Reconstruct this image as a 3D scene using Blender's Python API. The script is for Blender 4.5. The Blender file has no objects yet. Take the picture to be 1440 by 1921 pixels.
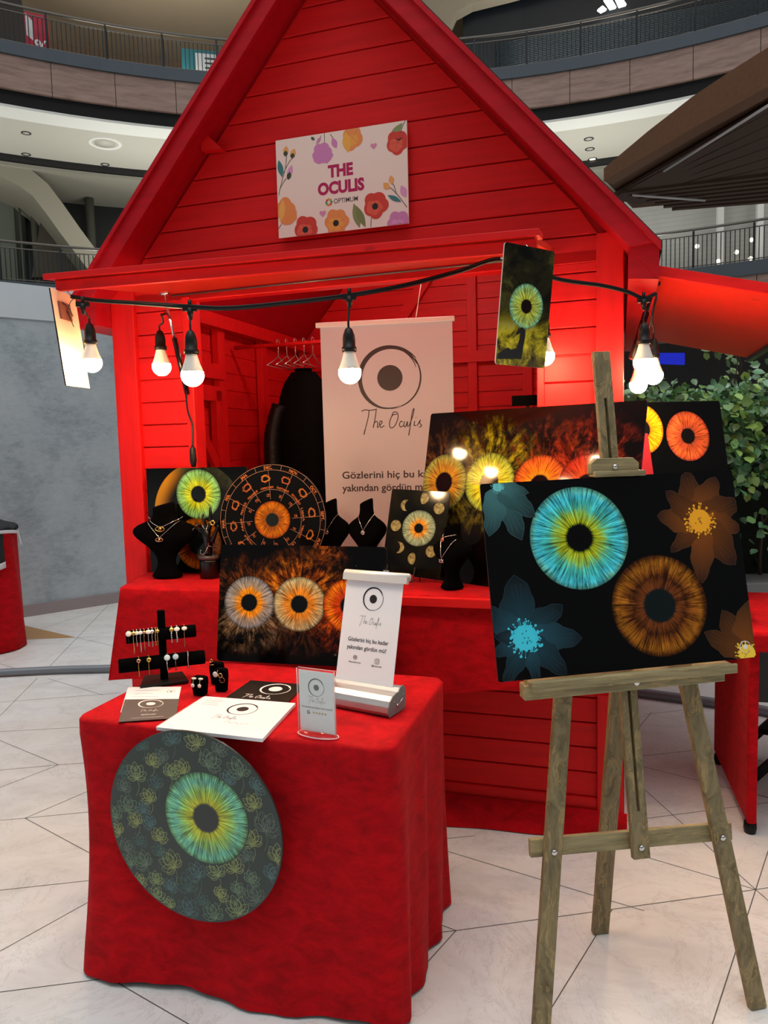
import bpy, bmesh, math, random
from math import sin, cos, pi, radians, sqrt, atan2
from mathutils import Vector, Matrix

# ------------------------------------------------------------------ camera, light, exposure
SC = bpy.context.scene
FPX = 1407.4
CAM = Vector((0, 0, 1.5))
_pi, _ro = radians(5.047), radians(-1.5176)
_F = Vector((0, cos(_pi), -sin(_pi))); _R0 = Vector((1, 0, 0)); _U0 = _R0.cross(_F)
_R = _R0 * cos(_ro) + _U0 * sin(_ro); _U = _U0 * cos(_ro) - _R0 * sin(_ro)
cd = bpy.data.cameras.new('camera'); cam = bpy.data.objects.new('camera', cd)
SC.collection.objects.link(cam); SC.camera = cam
cd.sensor_fit = 'HORIZONTAL'; cd.sensor_width = 36.0; cd.lens = FPX / 1440 * 36.0
cd.clip_start = 0.05; cd.clip_end = 200
m3 = Matrix((_R, _U, -_F)).transposed()
cam.matrix_world = Matrix.Translation(CAM) @ m3.to_4x4()
SC.view_settings.view_transform = 'Standard'; SC.view_settings.look = 'None'
SC.view_settings.gamma = 1.0; SC.view_settings.use_curve_mapping = False
SC.view_settings.exposure = 0.0
SC.cycles.use_denoising = True
SC.cycles.max_bounces = 10; SC.cycles.diffuse_bounces = 8; SC.cycles.transparent_max_bounces = 12; SC.cycles.sample_clamp_indirect = 30.0

w = bpy.data.worlds.new('daylight'); SC.world = w; w.use_nodes = True
nt = w.node_tree; nt.nodes.clear()
_o = nt.nodes.new('ShaderNodeOutputWorld'); _b = nt.nodes.new('ShaderNodeBackground')
_t = nt.nodes.new('ShaderNodeTexCoord'); _s = nt.nodes.new('ShaderNodeSeparateXYZ'); _r = nt.nodes.new('ShaderNodeValToRGB')
nt.links.new(_t.outputs['Generated'], _s.inputs[0]); _m = nt.nodes.new('ShaderNodeMapRange'); _m.inputs[1].default_value = -1; nt.links.new(_s.outputs['Z'], _m.inputs[0]); nt.links.new(_m.outputs[0], _r.inputs[0])
nt.links.new(_r.outputs[0], _b.inputs[0]); nt.links.new(_b.outputs[0], _o.inputs[0])
e = _r.color_ramp.elements
e[0].position = 0.46; e[0].color = (.85, .85, .83, 1)      # the bright marble floor stretching away
e[1].position = 1.0; e[1].color = (1.5, 1.5, 1.53, 1)
x_ = e.new(.50); x_.color = (.16, .16, .17, 1)
x_ = e.new(.66); x_.color = (.20, .20, .21, 1)
x_ = e.new(.80); x_.color = (.55, .56, .57, 1)
_b.inputs[1].default_value = .80

# daylight from the glass roof high over the atrium
def area(name, loc, target, size, energy, col):
    l = bpy.data.lights.new(name, 'AREA'); l.shape = 'RECTANGLE'; l.size, l.size_y = size; l.energy = energy; l.color = col
    o = bpy.data.objects.new(name, l); SC.collection.objects.link(o); o.location = loc
    o.rotation_euler = (Vector(target) - Vector(loc)).to_track_quat('-Z', 'Y').to_euler(); return o
area('skylight', (-1.0, -1.0, 15.0), (0.0, 3.0, 0.0), (9, 7), 640, (1.0, .99, .97))
# unseen fill lights added on the gallery floors to brighten the soffits
for i_, (ax, ay) in enumerate(((-10.5, 14.6), (-4.5, 17.6), (4.5, 17.6), (10.5, 14.6))):
    area('soffit_fill', (ax, ay, 5.05), (ax * 1.02, ay * 1.01, 9), (4, 1.2), 120, (1.0, .97, .90))
    area('soffit_fill', (ax, ay, 9.6), (ax * 1.02, ay * 1.01, 12), (4, 1.2), 95, (1.0, .93, .82))

# ------------------------------------------------------------------ helpers
YAW = radians(-17.535)
K0 = Vector((0.88445, 2.7604, 0.0))          # front right corner of the stall on the floor
DX = Vector((cos(YAW), sin(YAW), 0)); DY = Vector((-sin(YAW), cos(YAW), 0))
def K(u, v, z=0.0): return K0 + DX * u + DY * v + Vector((0, 0, z))
def ray(x, y): return _F + _R * ((x - 720) / FPX) - _U * ((y - 960.5) / FPX)
def PZ(x, y, z=0.0):                          # photo point lying at height z
    d = ray(x, y); return CAM + d * ((z - CAM.z) / d.z)
def PD(x, y, d): return CAM + ray(x, y) * d   # photo point at depth d
def PV(x, y, v):                              # photo point on the stall plane at depth v
    d = ray(x, y); t = (v - (CAM - K0).dot(DY)) / d.dot(DY); P = CAM + d * t
    q = P - K0; return (q.dot(DX), v, P.z)
def PC(x, y, R, cy=2.7):                      # photo point on the round atrium wall of radius R
    d = ray(x, y); a = d.x ** 2 + d.y ** 2; b = -2 * d.y * cy; c = cy * cy - R * R
    t = (-b + sqrt(b * b - 4 * a * c)) / 2 / a; return CAM + d * t

def srgb(r, g, b, a=1.0):
    f = lambda c: ((c / 255 + .055) / 1.055) ** 2.4 if c > 10 else c / 255 / 12.92
    return (f(r), f(g), f(b), a)

COL = SC.collection
def link(o, parent=None):
    COL.objects.link(o)
    if parent is not None: o.parent = parent
    return o
def tag(o, label=None, cat=None, group=None, kind=None):
    if label: o['label'] = label
    if cat: o['category'] = cat
    if group: o['group'] = group
    if kind: o['kind'] = kind
    return o
def thing(name, label, cat, loc=(0, 0, 0), rz=0.0, group=None, mat=None):
    o = bpy.data.objects.new(name, None); o.empty_display_size = .05
    if mat is not None: o.matrix_world = mat
    else:
        o.location = loc; o.rotation_euler = (0, 0, rz)
    link(o); return tag(o, label, cat, group)
def pose(base, yaw, lean=0.0, roll=0.0):      # degrees; local x right, z up, front faces -y, lean tips the top backwards
    return Matrix.Translation(Vector(base)) @ Matrix.Rotation(radians(yaw), 4, 'Z') @ Matrix.Rotation(radians(-lean), 4, 'X') @ Matrix.Rotation(radians(-roll), 4, 'Y')

class MB:
    """collects shapes and links them as one mesh"""
    def __init__(s): s.v = []; s.f = []; s.m = []; s.c = []; s.sm = []
    def add(s, vs, fs, mi=0, col=None, smooth=False, M=None):
        n = len(s.v)
        if M is not None: vs = [M @ Vector(q) for q in vs]
        s.v += [tuple(q) for q in vs]; s.c += [col or (1, 1, 1, 1)] * len(vs)
        for q in fs: s.f.append(tuple(i + n for i in q)); s.m.append(mi); s.sm.append(smooth)
        return n
    def box(s, c, d, mi=0, M=None, col=None):
        x, y, z = c; a, b, h = d[0] / 2, d[1] / 2, d[2] / 2
        vs = [(x + i * a, y + j * b, z + k * h) for i in (-1, 1) for j in (-1, 1) for k in (-1, 1)]
        s.add(vs, [(0, 1, 3, 2), (4, 6, 7, 5), (0, 4, 5, 1), (2, 3, 7, 6), (0, 2, 6, 4), (1, 5, 7, 3)], mi, col, False, M)
    def box2(s, a, b, mi=0, M=None): s.box([(a[i] + b[i]) / 2 for i in range(3)], [abs(b[i] - a[i]) for i in range(3)], mi, M)
    def bar(s, p, q, wd, th, up=(0, 0, 1), mi=0, M=None):
        # plank from p to q; wd lies in the plane of (q-p, side), th along 'up'-ish normal
        p = Vector(p); q = Vector(q); d = (q - p).normalized(); n = Vector(up); n = (n - d * n.dot(d)).normalized(); sd = d.cross(n)
        vs = []
        for e_ in (p, q):
            for i in (-1, 1):
                for j in (-1, 1): vs.append(e_ + sd * (i * wd / 2) + n * (j * th / 2))
        s.add(vs, [(0, 1, 3, 2), (4, 6, 7, 5), (0, 4, 5, 1), (2, 3, 7, 6), (0, 2, 6, 4), (1, 5, 7, 3)], mi, None, False, M)
    def tube(s, pts, r, n=8, mi=0, closed=False, cap=True, M=None, col=None):
        pts = [Vector(p) for p in pts]; N = len(pts); vs = []
        rr = r if isinstance(r, (list, tuple)) else [r] * N
        prev = None
        for i, p in enumerate(pts):
            a = pts[(i - 1) % N] if (closed or i > 0) else p; b = pts[(i + 1) % N] if (closed or i < N - 1) else p
            d = (b - a); d = d.normalized() if d.length > 1e-9 else Vector((0, 0, 1))
            if prev is None: t = Vector((0, 0, 1)) if abs(d.z) < .9 else Vector((1, 0, 0))
            else: t = prev
            x = t - d * t.dot(d)
            if x.length < 1e-6: x = Vector((0, 1, 0)) - d * d.y
            x.normalize(); y = d.cross(x); prev = x
            for k in range(n):
                an = 2 * pi * k / n; vs.append(p + x * (cos(an) * rr[i]) + y * (sin(an) * rr[i]))
        fs = []
        for i in range(N if closed else N - 1):
            j = (i + 1) % N
            for k in range(n): fs.append((i * n + k, i * n + (k + 1) % n, j * n + (k + 1) % n, j * n + k))
        if cap and not closed: fs += [tuple(range(n))[::-1], tuple((N - 1) * n + k for k in range(n))]
        s.add(vs, fs, mi, col, True, M)
    def lathe(s, prof, n=24, c=(0, 0, 0), mi=0, M=None, sy=1.0):
        vs = []; fs = []
        for (r, z) in prof:
            for k in range(n):
                a = 2 * pi * k / n; vs.append((c[0] + r * cos(a), c[1] + r * sin(a) * sy, c[2] + z))
        for i in range(len(prof) - 1):
            for k in range(n): fs.append((i * n + k, i * n + (k + 1) % n, (i + 1) * n + (k + 1) % n, (i + 1) * n + k))
        fs += [tuple(range(n))[::-1], tuple((len(prof) - 1) * n + k for k in range(n))]
        s.add(vs, fs, mi, None, True, M)
    def prism(s, poly, y0, y1, mi=0, M=None, axes='xz'):
        n = len(poly)
        if axes == 'xz': vs = [(a, y0, b) for a, b in poly] + [(a, y1, b) for a, b in poly]
        elif axes == 'xy': vs = [(a, b, y0) for a, b in poly] + [(a, b, y1) for a, b in poly]
        else: vs = [(y0, a, b) for a, b in poly] + [(y1, a, b) for a, b in poly]
        fs = [tuple(range(n)), tuple(range(2 * n - 1, n - 1, -1))] + [(i, i + n, (i + 1) % n + n, (i + 1) % n) for i in range(n)]
        s.add(vs, fs, mi, None, False, M)
    def loft(s, rings, mi=0, cap=True, M=None, smooth=True):
        n = len(rings[0]); vs = [p for r in rings for p in r]; fs = []
        for i in range(len(rings) - 1):
            for k in range(n): fs.append((i * n + k, i * n + (k + 1) % n, (i + 1) * n + (k + 1) % n, (i + 1) * n + k))
        if cap: fs += [tuple(range(n))[::-1], tuple((len(rings) - 1) * n + k for k in range(n))]
        s.add(vs, fs, mi, None, smooth, M)
    def build(s, name, mats, parent=None, bevel=0.0, fix=True, M=None):
        me = bpy.data.meshes.new(name); me.from_pydata(s.v, [], s.f)
        if not isinstance(mats, (list, tuple)): mats = [mats]
        for m in mats: me.materials.append(m)
        for p, mi, sm in zip(me.polygons, s.m, s.sm): p.material_index = mi; p.use_smooth = sm
        if any(c != (1, 1, 1, 1) for c in s.c):
            at = me.color_attributes.new('Col', 'FLOAT_COLOR', 'POINT')
            for i, c in enumerate(s.c): at.data[i].color = c
        if fix:
            b = bmesh.new(); b.from_mesh(me); bmesh.ops.recalc_face_normals(b, faces=b.faces); b.to_mesh(me); b.free()
        o = bpy.data.objects.new(name, me); link(o, parent)
        if M is not None: o.matrix_world = M
        if bevel:
            md = o.modifiers.new('edge', 'BEVEL'); md.width = bevel; md.segments = 2; md.limit_method = 'ANGLE'; md.angle_limit = radians(50)
        return o

# ------------------------------------------------------------------ node helper
class N:
    def __init__(s, name):
        s.mat = bpy.data.materials.new(name); s.mat.use_nodes = True; s.nt = s.mat.node_tree; s.nt.nodes.clear()
        s.out = s.nt.nodes.new('ShaderNodeOutputMaterial'); s.bsdf = s.nt.nodes.new('ShaderNodeBsdfPrincipled')
        s.nt.links.new(s.bsdf.outputs[0], s.out.inputs[0]); s.tc = s.nt.nodes.new('ShaderNodeTexCoord')
        s.obj = s.tc.outputs['Object']
    def put(s, inp, val):
        if isinstance(val, bpy.types.NodeSocket): s.nt.links.new(val, inp)
        elif val is not None: inp.default_value = val
    def set(s, **k):
        for a, b in k.items(): s.put(s.bsdf.inputs[a.replace('_', ' ')], b)
        return s.mat
    def math(s, op, a, b=None, c=None, clamp=False):
        n = s.nt.nodes.new('ShaderNodeMath'); n.operation = op; n.use_clamp = clamp
        for i, q in enumerate((a, b, c)):
            if q is not None: s.put(n.inputs[i], q)
        return n.outputs[0]
    def vm(s, op, a, b=None, sc=None):
        n = s.nt.nodes.new('ShaderNodeVectorMath'); n.operation = op; s.put(n.inputs[0], a)
        if b is not None: s.put(n.inputs[1], b)
        if sc is not None: s.put(n.inputs['Scale'], sc)
        return n.outputs['Value'] if op in ('LENGTH', 'DOT_PRODUCT') else n.outputs[0]
    def sep(s, v): n = s.nt.nodes.new('ShaderNodeSeparateXYZ'); s.put(n.inputs[0], v); return n.outputs
    def com(s, x, y, z):
        n = s.nt.nodes.new('ShaderNodeCombineXYZ')
        for i, q in enumerate((x, y, z)): s.put(n.inputs[i], q)
        return n.outputs[0]
    def noise(s, v, sc=5, det=4, ro=.55, dist=0.0):
        n = s.nt.nodes.new('ShaderNodeTexNoise'); s.put(n.inputs['Vector'], v); n.inputs['Scale'].default_value = sc
        n.inputs['Detail'].default_value = det; n.inputs['Roughness'].default_value = ro; n.inputs['Distortion'].default_value = dist
        return n.outputs['Fac']
    def voro(s, v, sc=5, feat='F1', out='Distance'):
        n = s.nt.nodes.new('ShaderNodeTexVoronoi'); n.feature = feat; s.put(n.inputs['Vector'], v); n.inputs['Scale'].default_value = sc
        return n.outputs[out]
    def ramp(s, f, stops, interp='LINEAR'):
        n = s.nt.nodes.new('ShaderNodeValToRGB'); s.put(n.inputs[0], f); r = n.color_ramp; r.interpolation = interp
        while len(r.elements) < len(stops): r.elements.new(.5)
        for e_, (p, c) in zip(r.elements, sorted(stops, key=lambda q: q[0])):
            e_.position = p; e_.color = c if isinstance(c, (tuple, list)) else (c, c, c, 1)
        return n.outputs[0]
    def mix(s, f, a, b, mode='MIX'):
        n = s.nt.nodes.new('ShaderNodeMix'); n.data_type = 'RGBA'; n.blend_type = mode
        s.put(n.inputs[0], f); s.put(n.inputs[6], a); s.put(n.inputs[7], b); return n.outputs[2]
    def sm(s, x, a, b):                        # 0 below a, 1 above b
        n = s.nt.nodes.new('ShaderNodeMapRange'); n.interpolation_type = 'SMOOTHSTEP'; s.put(n.inputs[0], x)
        n.inputs[1].default_value = a; n.inputs[2].default_value = b; return n.outputs[0]
    def bump(s, h, st=.3, d=.01):
        n = s.nt.nodes.new('ShaderNodeBump'); n.inputs['Strength'].default_value = st; n.inputs['Distance'].default_value = d
        s.put(n.inputs['Height'], h); s.nt.links.new(n.outputs[0], s.bsdf.inputs['Normal'])
    def attr(s, nm): n = s.nt.nodes.new('ShaderNodeAttribute'); n.attribute_name = nm; return n.outputs[0]

def plain(name, c, rough=.5, metal=0.0, var=.0, sc=20, emis=None, es=0, sheen=0, coat=0, bump=0, bd=.002, spec=None):
    n = N(name); base = c
    if var:
        f = n.noise(n.obj, sc, 4); k = 1 - var
        base = n.mix(f, tuple(q * (1 - var) for q in c[:3]) + (1,), tuple(min(1, q * (1 + var)) for q in c[:3]) + (1,))
    n.set(Base_Color=base, Roughness=rough, Metallic=metal)
    if emis: n.set(Emission_Color=emis, Emission_Strength=es)
    if sheen: n.set(Sheen_Weight=sheen, Sheen_Roughness=.4)
    if coat: n.set(Coat_Weight=coat)
    if spec is not None: n.set(Specular_IOR_Level=spec)
    if bump: n.bump(n.noise(n.obj, sc * 4, 3), bump, bd)
    return n.mat

def painted(name, c, axis=0, gloss=.42):       # painted timber, grain along one axis
    n = N(name); s = [14, 14, 14]; s[axis] = 1.2
    v = n.vm('MULTIPLY', n.obj, tuple(s)); g = n.noise(v, 2.2, 6, .65); big = n.noise(n.obj, 1.7, 3)
    b = n.ramp(g, [(.25, tuple(q * .78 for q in c[:3]) + (1,)), (.55, c), (.8, tuple(min(1, q * 1.12) for q in c[:3]) + (1,))])
    b = n.mix(n.math('MULTIPLY', big, .35), b, tuple(q * .7 for q in c[:3]) + (1,))
    kn = n.voro(n.vm('MULTIPLY', n.obj, (1.4, 1.4, 3.2)), 2.1); knm = n.math('MULTIPLY', n.sm(kn, .075, .02), .55)
    b = n.mix(knm, b, (c[0] * .35, c[1] * .5, c[2] * .5, 1))
    n.set(Base_Color=b, Roughness=n.math('ADD', gloss, n.math('MULTIPLY', g, .2)), Specular_IOR_Level=.22)
    n.bump(g, .12, .004); return n.mat
RED = srgb(222, 24, 26)
M = {}
M['red_wood'] = painted('red_painted_timber', RED, 0)
M['red_upright'] = painted('red_painted_upright', RED, 2)
M['red_deep'] = painted('red_painted_rafter', srgb(186, 14, 30), 0)
M['red_awning'] = painted('red_painted_awning', srgb(206, 44, 26), 0)
M['shingle'] = plain('roof_felt', srgb(38, 40, 36), .9, var=.4, sc=60, bump=.5)

def velvet(name, c):
    n = N(name); f = n.noise(n.vm('MULTIPLY', n.obj, (1, 1, 2.0)), 13, 8, .75, .5); g = n.noise(n.obj, 120, 2)
    fl = n.noise(n.obj, 3, 3)
    b = n.ramp(f, [(.34, tuple(q * .60 for q in c[:3]) + (1,)), (.52, c), (.68, tuple(min(1, q * 1.3) for q in c[:3]) + (1,))])
    b = n.mix(n.math('MULTIPLY', fl, .3), b, tuple(q * .75 for q in c[:3]) + (1,))
    n.set(Base_Color=b, Roughness=.85, Sheen_Weight=.10, Sheen_Roughness=.4, Sheen_Tint=(1, .2, .2, 1), Specular_IOR_Level=.15)
    n.bump(n.math('ADD', f, n.math('MULTIPLY', g, .4)), .25, .006); return n.mat
M['velvet'] = velvet('red_velvet', srgb(184, 6, 18))
M['black_velvet'] = plain('black_velvet', srgb(4, 4, 5), .95, spec=.04, var=.3, sc=80, bump=.2)
M['black_plastic'] = plain('black_plastic', srgb(12, 12, 13), .45, spec=.3)
M['black_gloss'] = plain('black_gloss', srgb(9, 8, 8), .25)
M['chrome'] = plain('chrome', srgb(215, 215, 215), .18, 1.0)
M['silver'] = plain('silver', srgb(225, 224, 222), .25, .9)
M['gold'] = plain('gold', srgb(226, 180, 95), .25, .9)
M['rose'] = plain('rose_gold', srgb(214, 150, 120), .25, .9)
M['pearl'] = plain('pearl', srgb(238, 232, 218), .3)
M['alu'] = plain('brushed_aluminium', srgb(190, 192, 194), .32, .85, var=.06, sc=30)
M['alu_white'] = plain('light_aluminium', srgb(226, 226, 224), .35, .3)
M['grey_plastic'] = plain('grey_plastic', srgb(122, 128, 130), .45)
M['white'] = plain('white_paper', srgb(238, 238, 238), .6)
M['board_edge'] = plain('board_edge', srgb(40, 42, 42), .3)
M['white_plastic'] = plain('white_plastic', srgb(232, 226, 214), .4)

def ink(name, rough=.45, sp=.5):
    n = N(name); return n.set(Base_Color=n.attr('Col'), Roughness=rough, Specular_IOR_Level=sp)
M['ink'] = ink('printed_ink'); M['ink_gloss'] = ink('printed_ink_glossy', .16)

def easelwood():
    n = N('weathered_pine'); v = n.vm('MULTIPLY', n.obj, (16, 16, 1.6))
    dn = n.noise(n.obj, 5, 3, .5); v2 = n.vm('ADD', v, n.com(n.math('MULTIPLY', dn, 3), n.math('MULTIPLY', dn, 3), 0))
    g = n.noise(v2, 1.6, 6, .6); wv = n.math('FRACT', n.math('MULTIPLY', g, 5.0))
    line = n.sm(n.math('ABSOLUTE', n.math('SUBTRACT', wv, .5)), .38, .5)
    b = n.ramp(n.noise(v2, 3.5, 5, .6), [(.3, srgb(92, 80, 52)), (.55, srgb(132, 118, 84)), (.8, srgb(158, 140, 98))])
    b = n.mix(n.math('MULTIPLY', line, .55), b, srgb(186, 158, 100))
    n.set(Base_Color=b, Roughness=.6); n.bump(g, .2, .002); return n.mat
M['pine'] = easelwood()
def easelwood2():
    n = N('weathered_pine_crosswise'); v = n.vm('MULTIPLY', n.obj, (1.6, 16, 18))
    g = n.noise(v, 1.8, 6, .6); wv = n.math('FRACT', n.math('MULTIPLY', g, 5.0)); line = n.sm(n.math('ABSOLUTE', n.math('SUBTRACT', wv, .5)), .4, .5)
    b = n.ramp(n.noise(v, 3.5, 5, .6), [(.3, srgb(112, 100, 68)), (.55, srgb(150, 138, 100)), (.8, srgb(176, 160, 118))])
    b = n.mix(n.math('MULTIPLY', line, .5), b, srgb(196, 170, 112)); n.set(Base_Color=b, Roughness=.6); return n.mat
M['pine_x'] = easelwood2()

# ------------------------------------------------------------------ printed irises (artwork on the boards)
def iris(n, P, cx, cz, R, pr, stops, seed=0.0, dark=.6, fib=14, pup=(.004, .006, .007, 1), spoke=.0, blot=None):
    v = n.vm('MULTIPLY', n.vm('SUBTRACT', P, (cx, 0, cz)), (1 / R, 0, 1 / R)); r = n.vm('LENGTH', v); d = n.vm('NORMALIZE', v)
    def dirn(k, kr, sd): return n.vm('ADD', n.vm('SCALE', d, sc=k), n.com(sd, n.math('MULTIPLY', r, kr), sd * 1.7))
    f1 = n.noise(dirn(fib, 1.6, seed), 1.0, 3, .6); f2 = n.noise(dirn(fib * 2.7, 2.4, seed + 9), 1.0, 3, .65); lo = n.noise(dirn(2.2, 3.0, seed + 4), 1.0, 3, .6)
    rr = n.math('ADD', r, n.math('MULTIPLY', n.math('SUBTRACT', n.math('ADD', f1, lo), 1.0), .32))
    c = n.ramp(rr, stops)
    br = n.math('ADD', n.math('MULTIPLY', n.math('SUBTRACT', f2, .5), 4.4), n.math('ADD', .92, n.math('MULTIPLY', n.math('SUBTRACT', f1, .5), 2.2)))
    br = n.math('MAXIMUM', br, .08)
    pt = n.math('ADD', .62, n.math('MULTIPLY', n.noise(n.vm('ADD', v, (seed, 0, seed)), 5.5, 6, .7, .4), .78)); br = n.math('MULTIPLY', br, pt)
    bc = n.com(br, br, br); c = n.mix(1.0, c, bc, 'MULTIPLY')
    slit = n.noise(dirn(fib * .75, .5, seed + 21), 1.0, 2, .5)
    sl = n.math('MULTIPLY', n.sm(slit, .60, .70), n.math('MULTIPLY', n.sm(r, .98, .6), dark))
    c = n.mix(sl, c, tuple(q * .10 for q in stops[0][1][:3]) + (1,))
    if blot: c = n.mix(n.math('MULTIPLY', n.sm(n.noise(v, 4.5, 4, .6), .56, .68), .6), c, blot)
    edge = n.sm(r, .88, 1.0); c = n.mix(n.math('MULTIPLY', edge, .55), c, (.0, .0, .0, 1))
    rp = n.math('ADD', r, n.math('MULTIPLY', n.math('SUBTRACT', f2, .5), .10))
    c = n.mix(n.sm(rp, pr + .05, pr - .02), c, pup)
    mask = n.sm(n.math('ADD', r, n.math('MULTIPLY', n.math('SUBTRACT', f2, .5), .03)), 1.01, .985)
    return c, mask, r, d, v

def burst(n, base, P, cx, cz, R, c1, c2, amt=1.0, sect=(0, 1), rmax=1.9, seed=0.0, rag=10):
    """smoky powder thrown out round an iris, printed on the board"""
    v = n.vm('MULTIPLY', n.vm('SUBTRACT', P, (cx, 0, cz)), (1 / R, 0, 1 / R)); r = n.vm('LENGTH', v); d = n.vm('NORMALIZE', v)
    st = n.noise(n.vm('ADD', n.vm('SCALE', d, sc=rag), n.com(seed, n.math('MULTIPLY', r, 2.0), seed)), 1.0, 4, .7)
    cl = n.noise(n.vm('ADD', v, (seed, 0, seed)), 1.7, 6, .65, .5)
    dd = n.vm('DOT_PRODUCT', d, (sect[0], 0, sect[1]))
    fall = n.math('MULTIPLY', n.sm(r, rmax, 1.0), n.sm(dd, -.1, .75))
    a = n.math('MULTIPLY', n.math('MULTIPLY', fall, n.sm(cl, .36, .62)), n.math('MULTIPLY', n.sm(st, .3, .65), amt), clamp=True)
    col = n.mix(n.sm(st, .42, .7), c1, c2)
    return n.mix(a, base, col)
def stars(n, base, P, sc=26, amt=.8, seed=0.0):
    vv = n.vm('ADD', n.vm('MULTIPLY', P, (1, 0, 1)), (seed, seed, 0)); d = n.voro(vv, sc); c = n.voro(vv, sc, out='Color')
    cr = n.sep(c)[0]; m_ = n.math('MULTIPLY', n.sm(d, .07, .02), n.math('MULTIPLY', n.sm(cr, .6, .95), amt))
    return n.mix(m_, base, (.7, .65, .55, 1))

# ------------------------------------------------------------------ flat print shapes (logos, lettering, flowers)
_tc = {}
def text_geo(txt, bold=0.0):
    k = (txt, bold)
    if k in _tc: return _tc[k]
    cu = bpy.data.curves.new('t', 'FONT'); cu.body = txt; cu.size = 1.0; cu.offset = bold; cu.resolution_u = 3
    o = bpy.data.objects.new('t', cu); COL.objects.link(o); dg = bpy.context.evaluated_depsgraph_get(); dg.update()
    me = bpy.data.meshes.new_from_object(o.evaluated_get(dg)); vs = [tuple(v.co) for v in me.vertices]; fs = [tuple(p.vertices) for p in me.polygons]
    bpy.data.objects.remove(o); bpy.data.curves.remove(cu); bpy.data.meshes.remove(me)
    xs = [v[0] for v in vs]; W = (max(xs) - min(xs)); x0 = min(xs)
    vs = [(v[0] - x0, v[1]) for v in vs]; _tc[k] = (vs, fs, W); return _tc[k]

class Ink(MB):
    """print lying on a face: (x, z) in the board plane, drawn towards -y"""
    def __init__(s, y0=-.0004, step=.000008): super().__init__(); s.y = y0; s.T = None; s.step = step
    def _y(s): s.y -= s.step; return s.y
    def tr(s, p): return s.T(p) if s.T else p
    def poly(s, pts, col, cols=None):
        y = s._y(); n = len(s.v)
        for i, p in enumerate(pts):
            q = s.tr(p); s.v.append((q[0], y, q[1])); s.c.append(cols[i] if cols else col)
        s.f.append(tuple(range(n, n + len(pts)))); s.m.append(0); s.sm.append(False)
    def fan(s, c, pts, c0, c1, close=True):
        y = s._y(); n = len(s.v); q = s.tr(c); s.v.append((q[0], y, q[1])); s.c.append(c0)
        for p in pts: q = s.tr(p); s.v.append((q[0], y, q[1])); s.c.append(c1)
        L = len(pts)
        for i in range(L if close else L - 1): s.f.append((n, n + 1 + i, n + 1 + (i + 1) % L)); s.m.append(0); s.sm.append(False)
    def disc(s, c, r, col, n=28, ry=None, col2=None):
        ry = ry or r; s.fan(c, [(c[0] + r * cos(2 * pi * k / n), c[1] + ry * sin(2 * pi * k / n)) for k in range(n)], col, col2 or col)
    def stroke(s, pts, wd, col, closed=False):
        y = s._y(); N_ = len(pts); n = len(s.v)
        for i in range(N_):
            a = pts[(i - 1) % N_] if (closed or i) else pts[i]; b = pts[(i + 1) % N_] if (closed or i < N_ - 1) else pts[i]
            dx_, dz_ = b[0] - a[0], b[1] - a[1]; L = math.hypot(dx_, dz_) or 1; ww = (wd[i] if isinstance(wd, (list, tuple)) else wd) / 2
            nx, nz = -dz_ / L * ww, dx_ / L * ww; p = pts[i]
            for sg in (1, -1): q = s.tr((p[0] + sg * nx, p[1] + sg * nz)); s.v.append((q[0], y, q[1])); s.c.append(col)
        for i in range(N_ if closed else N_ - 1):
            j = (i + 1) % N_; s.f.append((n + 2 * i, n + 2 * i + 1, n + 2 * j + 1, n + 2 * j)); s.m.append(0); s.sm.append(False)
    def spline(s, pts, wd, col, k=5, closed=False):
        P = []; n = len(pts); rng = range(n if closed else n - 1); W = []
        g = lambda i: pts[i % n] if closed else pts[max(0, min(n - 1, i))]
        for i in rng:
            a, b, c, d = g(i - 1), g(i), g(i + 1), g(i + 2)
            for t_ in range(k):
                t = t_ / k; P.append(tuple(.5 * (2 * b[j] + (c[j] - a[j]) * t + (2 * a[j] - 5 * b[j] + 4 * c[j] - d[j]) * t * t + (3 * b[j] - a[j] - 3 * c[j] + d[j]) * t ** 3) for j in (0, 1)))
        if not closed: P.append(tuple(pts[-1][:2]))
        if wd: s.stroke(P, wd, col, closed)
        return P
    def text(s, txt, c, size, col, bold=0.0, align='c', width=None, rot=0.0):
        vs, fs, W = text_geo(txt, bold); sc = size; sx = size if width is None else width / W
        y = s._y(); n = len(s.v); x0 = -W * sx / 2 if align == 'c' else 0.0
        cr, sr = cos(rot), sin(rot)
        for a, b in vs:
            X, Z = x0 + a * sx, b * sc; q = s.tr((c[0] + X * cr - Z * sr, c[1] + X * sr + Z * cr)); s.v.append((q[0], y, q[1])); s.c.append(col)
        for f_ in fs: s.f.append(tuple(i + n for i in f_)); s.m.append(0); s.sm.append(False)
    def build(s, name, mat, parent=None, M=None):
        return MB.build(s, name, mat, parent, fix=False, M=M)

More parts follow.
